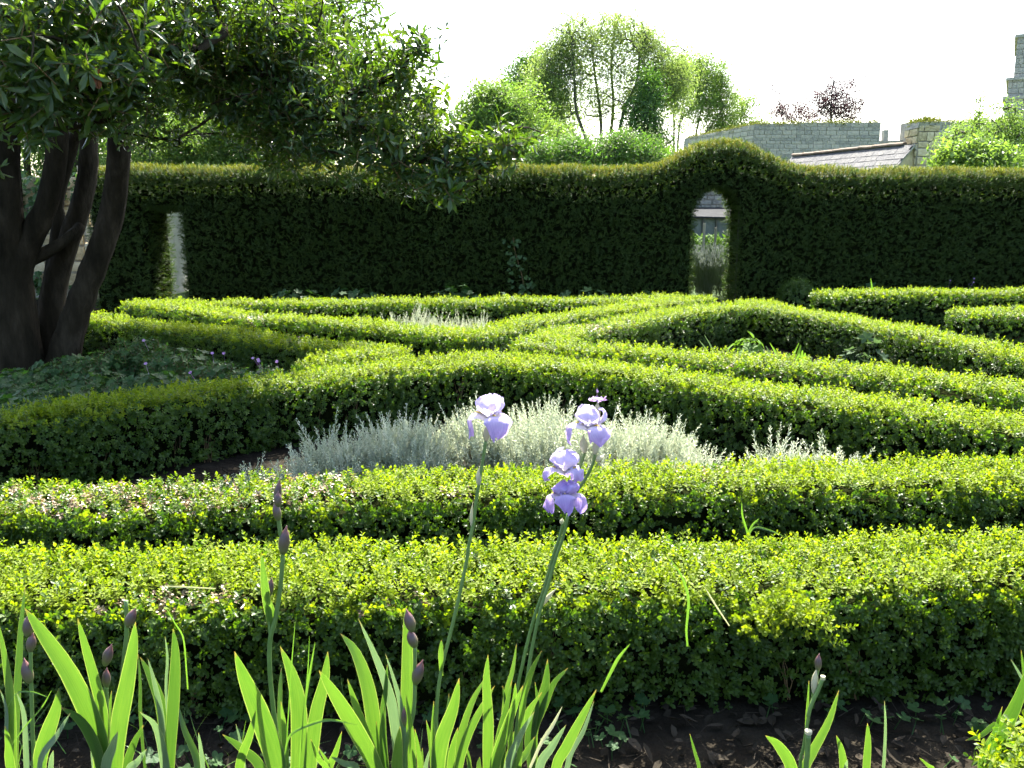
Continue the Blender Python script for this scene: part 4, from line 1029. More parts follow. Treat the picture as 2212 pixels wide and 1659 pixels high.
# behind the evergreen
bg_tree('pale_birch_tree', 'pale airy tree half hidden behind the evergreen branches', 30, 830, [[(830, 345, 0), (832, 230, 0), (825, 130, 0)], [(870, 345, 0), (875, 250, 0)]],
        [(820, 140, 40, 45, 50), (850, 200, 60, 55, 100), (780, 200, 55, 55, 90), (890, 270, 55, 50, 110), (810, 290, 80, 50, 150), (740, 250, 60, 60, 100), (930, 320, 40, 30, 60)], ['willow', 'bright'], 1.1, 1.0, .09, which=lambda P: (rng.random(len(P)) < .5).astype(int))
bg_tree('sunlit_thicket_tree', 'sunlit yellow green tree behind the evergreen, above the hedge', 18, 480, [[(480, 345, 0), (480, 290, 0)], [(540, 345, 0), (550, 290, 0)], [(410, 345, 0), (400, 300, 0)]],
        [(480, 290, 70, 55, 190), (550, 310, 60, 45, 140), (410, 300, 60, 50, 130), (520, 250, 60, 45, 120), (340, 290, 60, 60, 120), (620, 310, 60, 45, 120), (690, 330, 50, 30, 80), (280, 345, 50, 35, 110), (370, 355, 60, 28, 110), (470, 358, 60, 26, 110), (570, 358, 60, 26, 110), (660, 358, 50, 22, 80)], ['bright', 'mid'], 1.1, .62, .06, which=lambda P: (rng.random(len(P)) < .35).astype(int))
bg_tree('tall_lime_tree', 'tall green tree filling the gaps behind the evergreen canopy', 24, 380, [[(380, 345, 0), (380, 200, 0), (380, 40, 0)], [(600, 345, 0), (600, 200, 0), (600, 60, 0)]],
        [(380, 120, 130, 110, 330), (560, 110, 130, 100, 330), (250, 200, 130, 110, 300), (480, 220, 130, 90, 300), (640, 220, 90, 90, 240), (700, 110, 70, 90, 160), (650, 20, 100, 80, 160)], ['bright', 'mid'], 1.0, 1.05, .14, which=lambda P: (rng.random(len(P)) < .5).astype(int))
bg_tree('hawthorn_tree', 'green thicket behind the trunks at the left edge', 19, 60, [[(60, 400, 0), (60, 250, 0), (60, 100, 0)], [(160, 400, 0), (160, 250, 0)]],
        [(40, 150, 110, 110, 240), (160, 220, 100, 100, 240), (60, 300, 110, 90, 240), (-80, 250, 120, 150, 200), (180, 330, 70, 60, 120), (120, 40, 120, 90, 240), (250, 20, 100, 80, 200), (-20, 20, 100, 90, 160)], ['mid', 'bright'], 1.0, .85, .1, which=lambda P: (rng.random(len(P)) < .35).astype(int))

# --- vine row and lavender behind the arch
vy = 21.0
for k, px in enumerate((1505, 1540, 1575)):
    q = at(px, 545, vy); t = thing('grapevine', ['leftmost grapevine in view through the arch', 'middle grapevine in view through the arch', 'rightmost grapevine in view through the arch'][k], 'vine', (q[0], vy, 0), 'vines in the row beyond the arch')
    mb = MB(); mb.tube([(q[0], vy, 0), (q[0] + .03, vy, .3), (q[0] - .02, vy, .62)], [.035, .03, .025], 6)
    mb.tube([(q[0] - .02, vy, .6), (q[0] - .2, vy, .7)], .015, 5); mb.tube([(q[0] - .02, vy, .6), (q[0] + .2, vy, .7)], .015, 5); mb.build('trunk', M['bark2'], t)
    n = 46; P = np.column_stack([q[0] + rng.uniform(-.24, .24, n), vy + rng.normal(0, .12, n), rng.uniform(.52, .95, n)])
    scatter('foliage', t, ['vineleaf'] if 'vineleaf' in PR else ['peony'], P, rng.normal(0, .6, (n, 3)) + np.array((0, -.3, .8)), rng.uniform(.8, 1.4, n))
for k, px in enumerate((1520, 1545)):
    q = at(px, 520, vy - .25); mb = MB(); mb.tube([(q[0], vy - .25, 0), (q[0], vy - .25, at(px, 505, vy)[2] + .25 - .1 * k)], .03, 6)
    tag(mb.build('wooden_stake', M['wood']), ['left wooden stake of the vine row beyond the arch', 'right wooden stake of the vine row beyond the arch'][k], 'stake', 'stakes of the vine row')
for k, (px, Y) in enumerate(((1500, 16.0), (1530, 15.6), (1560, 16.0))):
    q = at(px, 600, Y); t = thing('lavender_bush', ['tall lavender on the left just behind the arch', 'tall lavender in the middle just behind the arch', 'tall lavender on the right just behind the arch'][k], 'lavender', (q[0], Y, 0), 'lavender behind the arch')
    n = 70; P = np.column_stack([q[0] + rng.normal(0, .14, n), Y + rng.normal(0, .14, n), rng.uniform(0, .3, n)])
    scatter('foliage', t, ['lav'], P, np.column_stack([rng.normal(0, .16, (n, 2)), np.ones(n)]), rng.uniform(.9, 1.25, n))

# ---------------------------------------------------------------- silver plants in the beds
def silver(label, px, py_top, Y, r, n, group, lean=0.0):
    """dome of silver stems; py_top is the height of its top in the frame"""
    n = int(n * 1.9); p = at(px, py_top, Y); h = max(.12, p[2] - .045)
    t = thing('silver_shrub', label, 'shrub', (p[0], Y, 0), group)
    a = rng.uniform(0, 2 * np.pi, n); rr = np.sqrt(rng.random(n)); x = rr * np.cos(a); y = rr * np.sin(a)
    dome = np.sqrt(np.clip(1 - .85 * rr ** 2, 0, 1)); z = (h - .12) * dome * rng.uniform(.35, 1.0, n)
    tall = rng.random(n) < .12; z[tall] = (h - .10) * dome[tall] * 1.0 + rng.uniform(-.02, .08, tall.sum())
    z = z * (1 + .12 * noise2(x * 3, y * 3, 2.0, int(px)))
    P = np.column_stack([p[0] + r * x, Y + r * .9 * y, z])
    Nn = np.column_stack([x * .55 + rng.normal(0, .18, n) + lean, y * .55 + rng.normal(0, .18, n), np.ones(n)])
    scatter('foliage', t, ['silver'], P, Nn, rng.uniform(.7, 1.15, n))
    mb = MB()
    for k in range(14):
        b = rng.uniform(0, 6.28); e = np.array((p[0] + r * .6 * math.cos(b), Y + r * .5 * math.sin(b), h * .6))
        mb.tube([(p[0] + .04 * math.cos(b), Y + .04 * math.sin(b), 0), e], [.006, .003], 4)
    mb.build('branchwork', M['twig'], t, kind='stuff')
G1 = 'silver shrubs in the near bed'
silver('small silver shrub at the left end of the near bed, in shade', 640, 985, 4.7, .11, 50, G1)
silver('tiny silver tuft on the bare soil at the shaded end of the near bed', 545, 1000, 4.72, .10, 40, G1)
silver('silver shrub left of the big pale clumps in the near bed', 725, 930, 4.85, .20, 230, G1)
silver('rounded silver clump behind the dark bud stalk', 872, 900, 4.95, .27, 480, G1)
silver('silver clump directly behind the single iris flower', 1035, 880, 5.1, .22, 330, G1)
silver('wide silver clump between the two flowering irises', 1175, 878, 5.05, .31, 620, G1)
silver('silver clump right of the iris with several flowers', 1400, 900, 4.95, .27, 470, G1)
silver('silver clump hiding behind the iris with several flowers', 1285, 905, 4.75, .2, 260, G1)
silver('ragged silver plant standing alone right of the wide clumps', 1690, 940, 4.6, .17, 110, G1)
silver('ragged silver plant nearest the right end of the near bed', 1795, 955, 4.6, .18, 120, G1)
silver('low silver shrub between the wide clumps and the lone plants', 1500, 965, 4.65, .16, 110, G1)
G2 = 'silver shrubs in the far bed'
for k, (px, py, n, lb) in enumerate(((855, 680, 120, 'leftmost silver tuft in the far triangular bed'), (905, 672, 150, 'second silver tuft from the left in the far triangular bed'), (945, 676, 140, 'silver tuft in the middle of the far triangular bed'), (985, 690, 80, 'low silver tuft right of the middle in the far triangular bed'), (1035, 678, 110, 'rightmost silver tuft in the far triangular bed'))):
    silver(lb, px, py, 9.9 + .1 * (k % 2), .2, n, G2)

# ---------------------------------------------------------------- shaded geranium bed under the evergreen
def leafy(name, label, cat, x, y, r, h, n, keys, which=None, group=None, scl=1.0, flowers=0, fl_key='flower5', spread=.7):
    t = thing(name, label, cat, (x, y, 0), group)
    a = rng.uniform(0, 2 * np.pi, n); rr = np.sqrt(rng.random(n)); dome = np.sqrt(np.clip(1 - .8 * rr ** 2, 0, 1))
    P = np.column_stack([x + r * rr * np.cos(a), y + r * rr * np.sin(a), h * dome * rng.uniform(.45, 1.0, n)])
    Nn = np.column_stack([spread * rr * np.cos(a), spread * rr * np.sin(a) - .1, np.ones(n)]) + rng.normal(0, .25, (n, 3))
    scatter('foliage', t, keys, P, Nn, scl * rng.uniform(.7, 1.3, n), which(n) if which else None)
    mb = MB()
    for k in range(8):
        b = rng.uniform(0, 6.28); mb.tube([(x, y, 0), (x + r * .6 * math.cos(b), y + r * .6 * math.sin(b), h * .6)], [.005, .003], 4)
    mb.build('stems', M['geran'], t, kind='stuff')
    for k in range(flowers):
        b = rng.uniform(0, 6.28); o = bpy.data.objects.new('flower', PR[fl_key][0]); COL.objects.link(o); o.parent = t
        o.location = (r * .8 * math.cos(b) * rng.random(), -r * .5 * rng.random(), h + rng.uniform(.02, .10)); o.rotation_euler = (rng.uniform(.2, .9), rng.uniform(-.4, .4), 0)
    return t
G3 = 'shade plants under the evergreen'
bed = [(300, 730, 8.0, .34, .46, 90, 0, 'tallest leafy plant against the shaded hedge under the tree'), (390, 745, 7.6, .36, .40, 90, 1, 'leafy geranium in the middle of the shaded bed'), (230, 760, 7.9, .34, .34, 80, 0, 'leafy plant at the foot of the right trunk'),
       (470, 775, 7.3, .32, .34, 80, 2, 'geranium with lilac flowers near the shaded hedge'), (560, 770, 7.2, .30, .32, 70, 3, 'flowering geranium at the right end of the shaded bed'), (330, 790, 7.0, .36, .30, 80, 1, 'geranium in front of the tall leafy plant'),
       (420, 805, 6.7, .34, .28, 80, 1, 'geranium close behind the angled hedge'), (200, 800, 7.2, .36, .26, 80, 0, 'low leafy plant in front of the trunks'), (110, 830, 6.7, .40, .24, 80, 0, 'low plant in deep shade at the foot of the left trunk'),
       (280, 825, 6.5, .36, .24, 80, 0, 'silvery sheened low plant behind the angled hedge'), (20, 850, 6.3, .40, .24, 80, 0, 'low plant in the darkest corner of the bed at the left edge'), (40, 800, 7.6, .45, .2, 90, 0, 'low dark plant hiding the foot of the left trunk'), (150, 790, 8.0, .40, .26, 90, 0, 'dim leafy plant between the trunks and the angled hedge'), (-40, 815, 7.0, .5, .2, 80, 0, 'dark ground plant cut off by the left edge'),
       (620, 775, 7.05, .24, .30, 50, 1, 'pale flowered geranium next to the corner of the hedge')]
for px, py, Y, r, h, n, fl, lb in bed:
    leafy('geranium_plant', lb, 'plant', at(px, py, Y)[0], Y, r, h, int(n * 3.4), ['geran', 'shade'], lambda n_: (rng.random(n_) < (.7 if h > .31 else .25)).astype(int), G3, .72, fl)

# ---------------------------------------------------------------- plants in the peony bed and along the yew
def strap(mb, p, az, L, w, bend):
    V, Fc = [], []; n = 7
    for i in range(n):
        u = i / (n - 1); ww = w * math.sin(math.pi * min(.98, .15 + .85 * u)) ** .7 / 2 + .001
        d = bend * L * u ** 2; z = L * u * (1 - .35 * bend * u)
        c = np.array((p[0] + d * math.sin(az), p[1] + d * math.cos(az), p[2] + z)); s = np.array((math.cos(az), -math.sin(az), 0)) * ww
        V += [c - s, c + np.array((0, 0, -.0)), c + s]
        if i: b = 3 * i; Fc += [(b - 3, b - 2, b + 1, b), (b - 2, b - 1, b + 2, b + 1)]
    mb.add(V, Fc)
pq = at(1625, 735, 8.0)
leafy('peony_plant', 'leafy peony standing highest in the right bed', 'plant', pq[0], 8.0, .24, .48, 34, ['peony'], None, 'plants of the right bed', 1.0)
leafy('pale_leaved_plant', 'plant with pale deeply cut leaves against the back hedge of the right bed', 'plant', at(1885, 750, 7.6)[0], 7.75, .2, .50, 34, ['pale'], None, 'plants of the right bed', 1.1)
leafy('pale_leaved_plant', 'low pale plant left of the peony in the right bed', 'plant', at(1490, 745, 8.1)[0], 8.1, .14, .36, 12, ['pale'], None, 'plants of the right bed', .9)
leafy('pale_leaved_plant', 'pale leaves poking out between the two parallel hedges', 'plant', at(1460, 805, 6.55)[0], 6.62, .13, .36, 6, ['pale'], None, None, .9)
for k, (px, Y, hh, lb) in enumerate(((1560, 8.0, .46, 'pair of broad upright tulip leaves left of the peony'), (1685, 7.8, .44, 'clump of tulip leaves right of the peony'), (1730, 7.7, .40, 'low clump of tulip leaves nearest the pale plant'), (1650, 7.7, .40, 'tulip leaves in front of the peony'))):
    q = at(px, 760, Y); t = thing('tulip_plant', lb, 'plant', (q[0], Y, 0), 'tulip leaves in the right bed')
    for j in range(7 if k else 3):
        mb = MB(); strap(mb, (q[0] + rng.normal(0, .06), Y + rng.normal(0, .06), 0), rng.uniform(0, 6.28), hh * rng.uniform(.8, 1.1), .05, rng.uniform(.1, .5)); mb.build('leaf', M['peony'], t, smooth=True)
for k, (px, Y, lb) in enumerate(((760, 12.7, 'dim leafy plant at the foot of the yew, left of centre'), (980, 12.7, 'dim leafy plant at the foot of the yew near the ivy strand'), (1260, 12.8, 'dim leafy plant at the foot of the yew left of the arch'), (1390, 12.7, 'leafy plant in shade beside the arch'), (640, 12.5, 'leafy plant in shade right of the small doorway'), (1880, 13.0, 'dim plant behind the far right hedge'), (2050, 13.0, 'pale flowered dim plant behind the far right hedge'))):
    q = at(px, 640, Y); leafy('shade_plant', lb, 'plant', q[0], Y, .5, .48 if k != 1 else .55, 70, ['geran'], None, 'plants along the foot of the yew', 1.3, 3 if k == 6 else 0)
for k, (px, Y, lb) in enumerate(((475, 11.75, 'pale umbel leaf standing above the far hedge on the left'), (740, 11.9, 'pale sunlit leaves rising behind the far hedge'), (1085, 12.0, 'small pale leaves behind the middle of the far hedge'))):
    leafy('pale_leaved_plant', lb, 'plant', at(px, 640, Y)[0], Y, .16, .52, 14, ['pale'], None, 'pale plants behind the far hedge', .9)
q = at(1722, 650, 13.0)
t = thing('box_ball', 'small dark clipped shrub beside the yew right of the arch', 'shrub', (q[0], 13.0, 0))
n = 700; d = rng.normal(size=(n, 3)); d /= np.linalg.norm(d, axis=1, keepdims=True); d[:, 2] = np.abs(d[:, 2])
scatter('foliage', t, ['box_old_shaded'], np.array((q[0], 13.0, .12)) + d * np.array((.3, .28, .42)) * rng.uniform(.85, 1.03, (n, 1)), d, 1.6 * rng.uniform(.8, 1.2, n))
mb = MB(); mb.tube([(q[0], 13, 0), (q[0], 13, .2), (q[0], 13, .35)], [.2, .24, .1], 8); mb.build('shade_core', M['core'], t)  # dark core standing for the shade inside the shrub

# ---------------------------------------------------------------- soil litter and weeds in front
n = 3400; x = rng.uniform(-2.4, 2.6, n); y = rng.uniform(1.3, 2.62, n)
P = np.column_stack([x, y, .004 + rng.random(n) * .012]); keys = ['litter']
tag(scatter('leaf_litter', None, keys, P, np.column_stack([rng.normal(0, .35, (n, 2)), np.ones(n)]), rng.uniform(.5, 1.3, n)), 'dry leaf litter and twigs on the soil below the hedge', 'leaf litter', kind='stuff')
n = 900; x = rng.uniform(-2.6, 2.6, n); y = rng.choice([4.4, 5.6, 8.9, 7.5], n) + rng.normal(0, .5, n)
tag(scatter('bed_litter', None, keys, np.column_stack([x, y, .004 + rng.random(n) * .012]), np.column_stack([rng.normal(0, .35, (n, 2)), np.ones(n)]), rng.uniform(.7, 1.6, n)), 'dry leaves on the soil of the planted beds', 'leaf litter', kind='stuff')
n = 1100; x = rng.uniform(-2.2, 2.4, n); y = rng.uniform(1.4, 2.6, n); m = noise2(x, y, 5, 71) > -.2
tag(scatter('ground_weeds', None, ['weed'], np.column_stack([x, y, .03 + rng.random(n) * .03])[m], (np.column_stack([rng.normal(0, .3, (n, 2)), np.ones(n)]))[m], rng.uniform(.7, 1.5, n)[m]), 'small green weeds sprouting from the soil', 'weeds', kind='stuff')
n = 520; x = rng.uniform(-2.2, 2.2, n); y = rng.uniform(1.45, 2.5, n); m = noise2(x, y, 4, 72) > .3
tag(scatter('fine_grass', None, ['grass'], np.column_stack([x, y, np.zeros(n)])[m], (np.column_stack([rng.normal(0, .35, (n, 2)), np.ones(n)]))[m], rng.uniform(.3, .9, n)[m]), 'fine grass growing among the irises', 'grass', kind='stuff')

# ---------------------------------------------------------------- irises
def petal_mat(name, c_edge, c_mid, c_base, tfac=.45):
    """petal colour by the stored place on the petal: base to tip"""
    m, nt, out = nodes_of(name); N = nt.nodes.new; L = nt.links.new
    at_ = N('ShaderNodeAttribute'); at_.attribute_name = 'along'
    ac = N('ShaderNodeAttribute'); ac.attribute_name = 'across'
    cb = N('ShaderNodeCombineXYZ'); L(ac.outputs['Fac'], cb.inputs[0]); L(at_.outputs['Fac'], cb.inputs[1])
    mp = N('ShaderNodeMapping'); mp.inputs['Scale'].default_value = (11, 1.3, 1); L(cb.outputs[0], mp.inputs[0])
    nz = N('ShaderNodeTexNoise'); nz.inputs['Scale'].default_value = 1.5; nz.inputs['Detail'].default_value = 4; L(mp.outputs[0], nz.inputs[0])
    sb = N('ShaderNodeMath'); sb.operation = 'SUBTRACT'; sb.inputs[1].default_value = .5; L(nz.outputs[0], sb.inputs[0])
    ad = N('ShaderNodeMath'); ad.operation = 'MULTIPLY_ADD'; ad.inputs[1].default_value = 1.1; L(sb.outputs[0], ad.inputs[0]); L(at_.outputs['Fac'], ad.inputs[2])
    rp = N('ShaderNodeValToRGB'); el = rp.color_ramp.elements; el.new(.5)
    for e, p, c in zip(el, (.12, .48, 1.0), (c_base, c_mid, c_edge)): e.position = p; e.color = (*c, 1)
    L(ad.outputs[0], rp.inputs[0])
    p = N('ShaderNodeBsdfPrincipled'); p.inputs['Roughness'].default_value = .6; p.inputs['Specular IOR Level'].default_value = .25; L(rp.outputs[0], p.inputs['Base Color'])
    t = N('ShaderNodeBsdfTranslucent'); L(rp.outputs[0], t.inputs[0]); mx = N('ShaderNodeMixShader'); mx.inputs[0].default_value = tfac
    L(p.outputs[0], mx.inputs[1]); L(t.outputs[0], mx.inputs[2]); L(mx.outputs[0], out.inputs[0])
    return m
M['std'] = petal_mat('iris_standard', (.44, .38, .60), (.50, .45, .62), (.54, .51, .52))
M['fall'] = petal_mat('iris_fall', (.35, .26, .52), (.46, .39, .58), (.56, .53, .50))
M['std2'] = petal_mat('iris_standard_deep', (.33, .25, .55), (.40, .32, .58), (.48, .42, .54))
M['fall2'] = petal_mat('iris_fall_deep', (.30, .21, .50), (.40, .32, .56), (.53, .47, .52))
M['wither'] = petal_mat('iris_withered', (.20, .12, .26), (.34, .26, .40), (.30, .24, .26), .25)
def blade_mat(name, cols, edge, trans, tfac=.45, rough=.42):
    """sword leaf: long parallel veins, a thin pale translucent margin"""
    m, nt, out = nodes_of(name); N = nt.nodes.new; L = nt.links.new
    ac = N('ShaderNodeAttribute'); ac.attribute_name = 'across'; al = N('ShaderNodeAttribute'); al.attribute_name = 'along'; info = N('ShaderNodeObjectInfo')
    cb = N('ShaderNodeCombineXYZ'); L(ac.outputs['Fac'], cb.inputs[0]); L(al.outputs['Fac'], cb.inputs[1]); L(info.outputs['Random'], cb.inputs[2])
    mp = N('ShaderNodeMapping'); mp.inputs['Scale'].default_value = (9, .5, 40); L(cb.outputs[0], mp.inputs[0])
    nz = N('ShaderNodeTexNoise'); nz.inputs['Scale'].default_value = 1.6; nz.inputs['Detail'].default_value = 5; L(mp.outputs[0], nz.inputs[0])
    mp2 = N('ShaderNodeMapping'); mp2.inputs['Scale'].default_value = (1.2, 4, 40); L(cb.outputs[0], mp2.inputs[0])
    nz2 = N('ShaderNodeTexNoise'); nz2.inputs['Scale'].default_value = 1.2; nz2.inputs['Detail'].default_value = 3; L(mp2.outputs[0], nz2.inputs[0])
    mx0 = N('ShaderNodeMath'); mx0.operation = 'MULTIPLY_ADD'; mx0.inputs[1].default_value = .6; L(nz.outputs[0], mx0.inputs[0])
    ml = N('ShaderNodeMath'); ml.operation = 'MULTIPLY'; ml.inputs[1].default_value = .45; L(nz2.outputs[0], ml.inputs[0]); L(ml.outputs[0], mx0.inputs[2])
    rp = N('ShaderNodeValToRGB'); el = rp.color_ramp.elements; el[0].position = .35; el[1].position = .70; el[0].color = (*cols[0], 1); el[1].color = (*cols[1], 1); L(mx0.outputs[0], rp.inputs[0])
    ab = N('ShaderNodeMath'); ab.operation = 'ABSOLUTE'; L(ac.outputs['Fac'], ab.inputs[0])
    mr = N('ShaderNodeMapRange'); mr.inputs[1].default_value = .86; mr.inputs[2].default_value = .98; L(ab.outputs[0], mr.inputs[0])
    mc = N('ShaderNodeMixRGB'); mc.inputs[2].default_value = (*edge, 1); L(mr.outputs[0], mc.inputs[0]); L(rp.outputs[0], mc.inputs[1])
    nb = N('ShaderNodeMath'); nb.operation = 'MULTIPLY_ADD'; nb.inputs[1].default_value = .10; L(nz2.outputs[0], nb.inputs[0]); L(al.outputs['Fac'], nb.inputs[2])
    mr2 = N('ShaderNodeMapRange'); mr2.inputs[1].default_value = 1.0; mr2.inputs[2].default_value = 1.05; L(nb.outputs[0], mr2.inputs[0])
    mb2 = N('ShaderNodeMixRGB'); mb2.inputs[2].default_value = (.16, .11, .05, 1); L(mr2.outputs[0], mb2.inputs[0]); L(mc.outputs[0], mb2.inputs[1]); mc = mb2
    p = N('ShaderNodeBsdfPrincipled'); p.inputs['Roughness'].default_value = rough; p.inputs['Specular IOR Level'].default_value = .4; L(mc.outputs[0], p.inputs['Base Color'])
    bm = N('ShaderNodeBump'); bm.inputs['Strength'].default_value = .35; bm.inputs['Distance'].default_value = .002; L(nz.outputs[0], bm.inputs['Height']); L(bm.outputs[0], p.inputs['Normal'])
    t = N('ShaderNodeBsdfTranslucent'); mt = N('ShaderNodeMixRGB'); mt.blend_type = 'MULTIPLY'; mt.inputs[0].default_value = 1; mt.inputs[2].default_value = (*trans, 1); L(mc.outputs[0], mt.inputs[1]); L(mt.outputs[0], t.inputs[0])
    mx = N('ShaderNodeMixShader'); mx.inputs[0].default_value = tfac; L(p.outputs[0], mx.inputs[1]); L(t.outputs[0], mx.inputs[2]); L(mx.outputs[0], out.inputs[0])
    return m
M['iris_leaf'] = blade_mat('iris_leaf', [(.040, .092, .017), (.068, .125, .024)], (.15, .19, .07), (1.3, 1.4, .5), .42)
M['iris_grey'] = blade_mat('iris_leaf_bloomy', [(.07, .11, .065), (.11, .15, .095)], (.18, .21, .12), (1.0, 1.2, .6), .36, .5)
M['iris_dim'] = blade_mat('iris_leaf_shaded', [(.024, .062, .013), (.042, .085, .018)], (.10, .14, .05), (1.3, 1.4, .5), .40)  # dimmed copy of iris_leaf: shade put into the colour of leaves set back
M['stalk'] = rough_mat('iris_stalk', [(.06, .115, .025), (.095, .16, .04)], 20, .5, .1, 40, spec=.4)
M['beard'] = rough_mat('iris_beard', [(.55, .36, .06), (.62, .46, .12)], 60, .9, .6, 200)
M['paper'] = leaf_mat('papery_spathe', [(.36, .36, .22), (.44, .42, .30)], (1, 1, .8), .35, .6, .3)
def bud_mat():
    m, nt, out = nodes_of('iris_bud'); N = nt.nodes.new; L = nt.links.new
    a = N('ShaderNodeAttribute'); a.attribute_name = 'along'
    nz = N('ShaderNodeTexNoise'); nz.inputs['Scale'].default_value = 90
    ad = N('ShaderNodeMath'); ad.operation = 'MULTIPLY_ADD'; ad.inputs[1].default_value = .4; L(nz.outputs[0], ad.inputs[0]); L(a.outputs['Fac'], ad.inputs[2])
    rp = N('ShaderNodeValToRGB'); el = rp.color_ramp.elements; el.new(.5); el.new(.9)
    for e, p, c in zip(el, (.2, .55, .85, 1.2), ((.075, .11, .025), (.075, .06, .03), (.040, .022, .024), (.10, .036, .034))): e.position = min(p, 1); e.color = (*c, 1)
    L(ad.outputs[0], rp.inputs[0]); p = N('ShaderNodeBsdfPrincipled'); p.inputs['Roughness'].default_value = .5; L(rp.outputs[0], p.inputs['Base Color']); L(p.outputs[0], out.inputs[0])
    return m
M['bud'] = bud_mat()

def along_attr(me, vals, nm='along'):
    a = me.attributes.new(nm, 'FLOAT', 'POINT'); a.data.foreach_set('value', np.asarray(vals, np.float32))

def petal(fn, nu, nv, name, mat, parent, az, org, R, s, seed):
    """fn(u, v) -> (out, side, up) in flower units; u base to tip, v across"""
    r = np.random.default_rng(seed); ph = r.uniform(0, 6.28, 4); V = []; A = []; AX = []
    ca, sa = math.cos(az), math.sin(az)
    for i in range(nu + 1):
        u = i / nu
        for j in range(nv + 1):
            v = -1 + 2 * j / nv; o, sd, up = fn(u, v)
            ruf = (u ** 1.2) * abs(v) ** 1.4 * .12
            o += ruf * math.sin(9 * u + 5 * v + ph[0]); up += ruf * math.sin(11 * u + 4 * v + ph[1]); sd += .5 * ruf * math.sin(13 * u + ph[2])
            p = np.array((o * ca - sd * sa, o * sa + sd * ca, up)) * s
            V.append(np.array(org) + R @ p); A.append(u); AX.append(v)
    n = nv + 1; Fc = [(i * n + j, i * n + j + 1, (i + 1) * n + j + 1, (i + 1) * n + j) for i in range(nu) for j in range(nv)]
    me = mesh_data(name, V, Fc, M[mat], True); along_attr(me, A); along_attr(me, AX, 'across')
    return obj(name, me, parent)

def fall_fn(length=1.0, width=.62, drop=1.0, reach=.75, tuck=0.0):
    def f(u, v):
        w = width * (.30 + .70 * math.sin(math.pi * min(1, .12 + .78 * u ** 1.1)) ** 1.0) * (1 if u < .8 else math.sqrt(max(0.0, 1 - ((u - .8) / .2) ** 2 * .92)))
        th = u * (1.55 + .5 * drop)
        o = .08 + reach * (math.sin(min(th, 1.9)) * .75 + .06 * u) - tuck * u * u
        up = .12 + .28 * math.sin(u * 2.6) - drop * .95 * u ** 2.1 * length
        sd = v * w * .5
        up -= .16 * abs(v) ** 2 * (1 - .4 * u); o -= .10 * v * v * u
        return o, sd, up
    return f
def std_fn(height=1.0, width=.8, lean=.1):
    def f(u, v):
        w = width * (.22 + .78 * math.sin(math.pi * min(.9, .08 + .72 * u))) * (1 if u < .82 else math.sqrt(max(0.0, 1 - ((u - .82) / .18) ** 2 * .9)))
        bow = .40 * math.sin(math.pi * min(1, u * .86)); tip = -.30 * max(0, u - .55) ** 1.3 * 2
        o = .04 + bow + tip + lean * u; up = .05 + height * u * (1 - .06 * u) - .10 * v * v * u
        o += -.20 * v * v * (1 - .8 * u) + .06 * math.sin(6 * v + 5 * u + height * 9) * u + .05 * math.exp(-(v / .16) ** 2) * u
        return o, v * w * .5, up
    return f

def iris_flower(parent, centre, s, tilt, az0, std='std', fall='fall', seed=0, drop=1.0, hgt=1.0, falls=None, bearded=True):
    fl = bpy.data.objects.new('flower', None); COL.objects.link(fl); fl.parent = parent; fl.empty_display_size = .03
    fl.location = Vector(centre) - root_loc(parent)
    R = np.array(Matrix.Rotation(tilt[0], 3, 'Y') @ Matrix.Rotation(tilt[1], 3, 'X')); r = random.Random(seed)
    for k in range(3):
        az = az0 + k * 2 * math.pi / 3
        dr = drop * r.uniform(.85, 1.12)
        petal(fall_fn(1, .98 * r.uniform(.9, 1.15), dr, 1.0 * r.uniform(.85, 1.15), .10 * r.random()), 14, 10, 'fall_petal', fall, fl, az, centre, R, s, seed * 9 + k)
        petal(std_fn(hgt * r.uniform(.92, 1.05), 1.0 * r.uniform(.85, 1.1), r.uniform(.0, .5)), 12, 10, 'standard_petal', std, fl, az + math.pi / 3 + r.uniform(-.12, .12), centre, R, s, seed * 9 + 4 + k)
        if bearded:
            mb = MB(); f = fall_fn(1, .6, dr, 1.0)
            pts = []
            for u in (.10, .2, .3, .4):
                o, sd, up = f(u, 0); p = np.array((o * math.cos(az), o * math.sin(az), up + .035)) * s; pts.append(np.array(centre) + R @ p)
            mb.tube(pts, [.02 * s, .035 * s, .035 * s, .015 * s], 5); mb.build('beard', M['beard'], fl)
            # style arm over the beard
            def sty(u, v):
                return .04 + .42 * u, v * (.10 + .10 * u), .16 + .26 * math.sin(u * 1.7) - .10 * v * v
            petal(sty, 5, 4, 'style_arm', std, fl, az, centre, R, s, seed * 9 + 7)
    return fl

def bud(parent, p0, p1, w, mat='bud', name='bud', n=9):
    """spindle from p0 (base) to p1 (tip)"""
    p0, p1 = np.array(p0, float), np.array(p1, float); mb = MB(); k = 10; pts = []; rad = []; A = []
    L = np.linalg.norm(p1 - p0); side = np.cross((p1 - p0) / L, (0, 1, 0))
    for i in range(k):
        u = i / (k - 1); pts.append(p0 + (p1 - p0) * u + side * .10 * L * math.sin(math.pi * u) * .25); rad.append(max(.0006, w / 2 * (math.sin(math.pi * min(1, .16 + .80 * u ** .92)) ** 1.1) * (1 if u < .72 else (1 - (u - .72) / .285) ** .55)))
        A += [u] * n
    mb.tube(pts, rad, n)
    me = mesh_data(name, mb.V, mb.F, M[mat], True)
    if mat == 'bud': along_attr(me, A)
    return obj(name, me, parent)

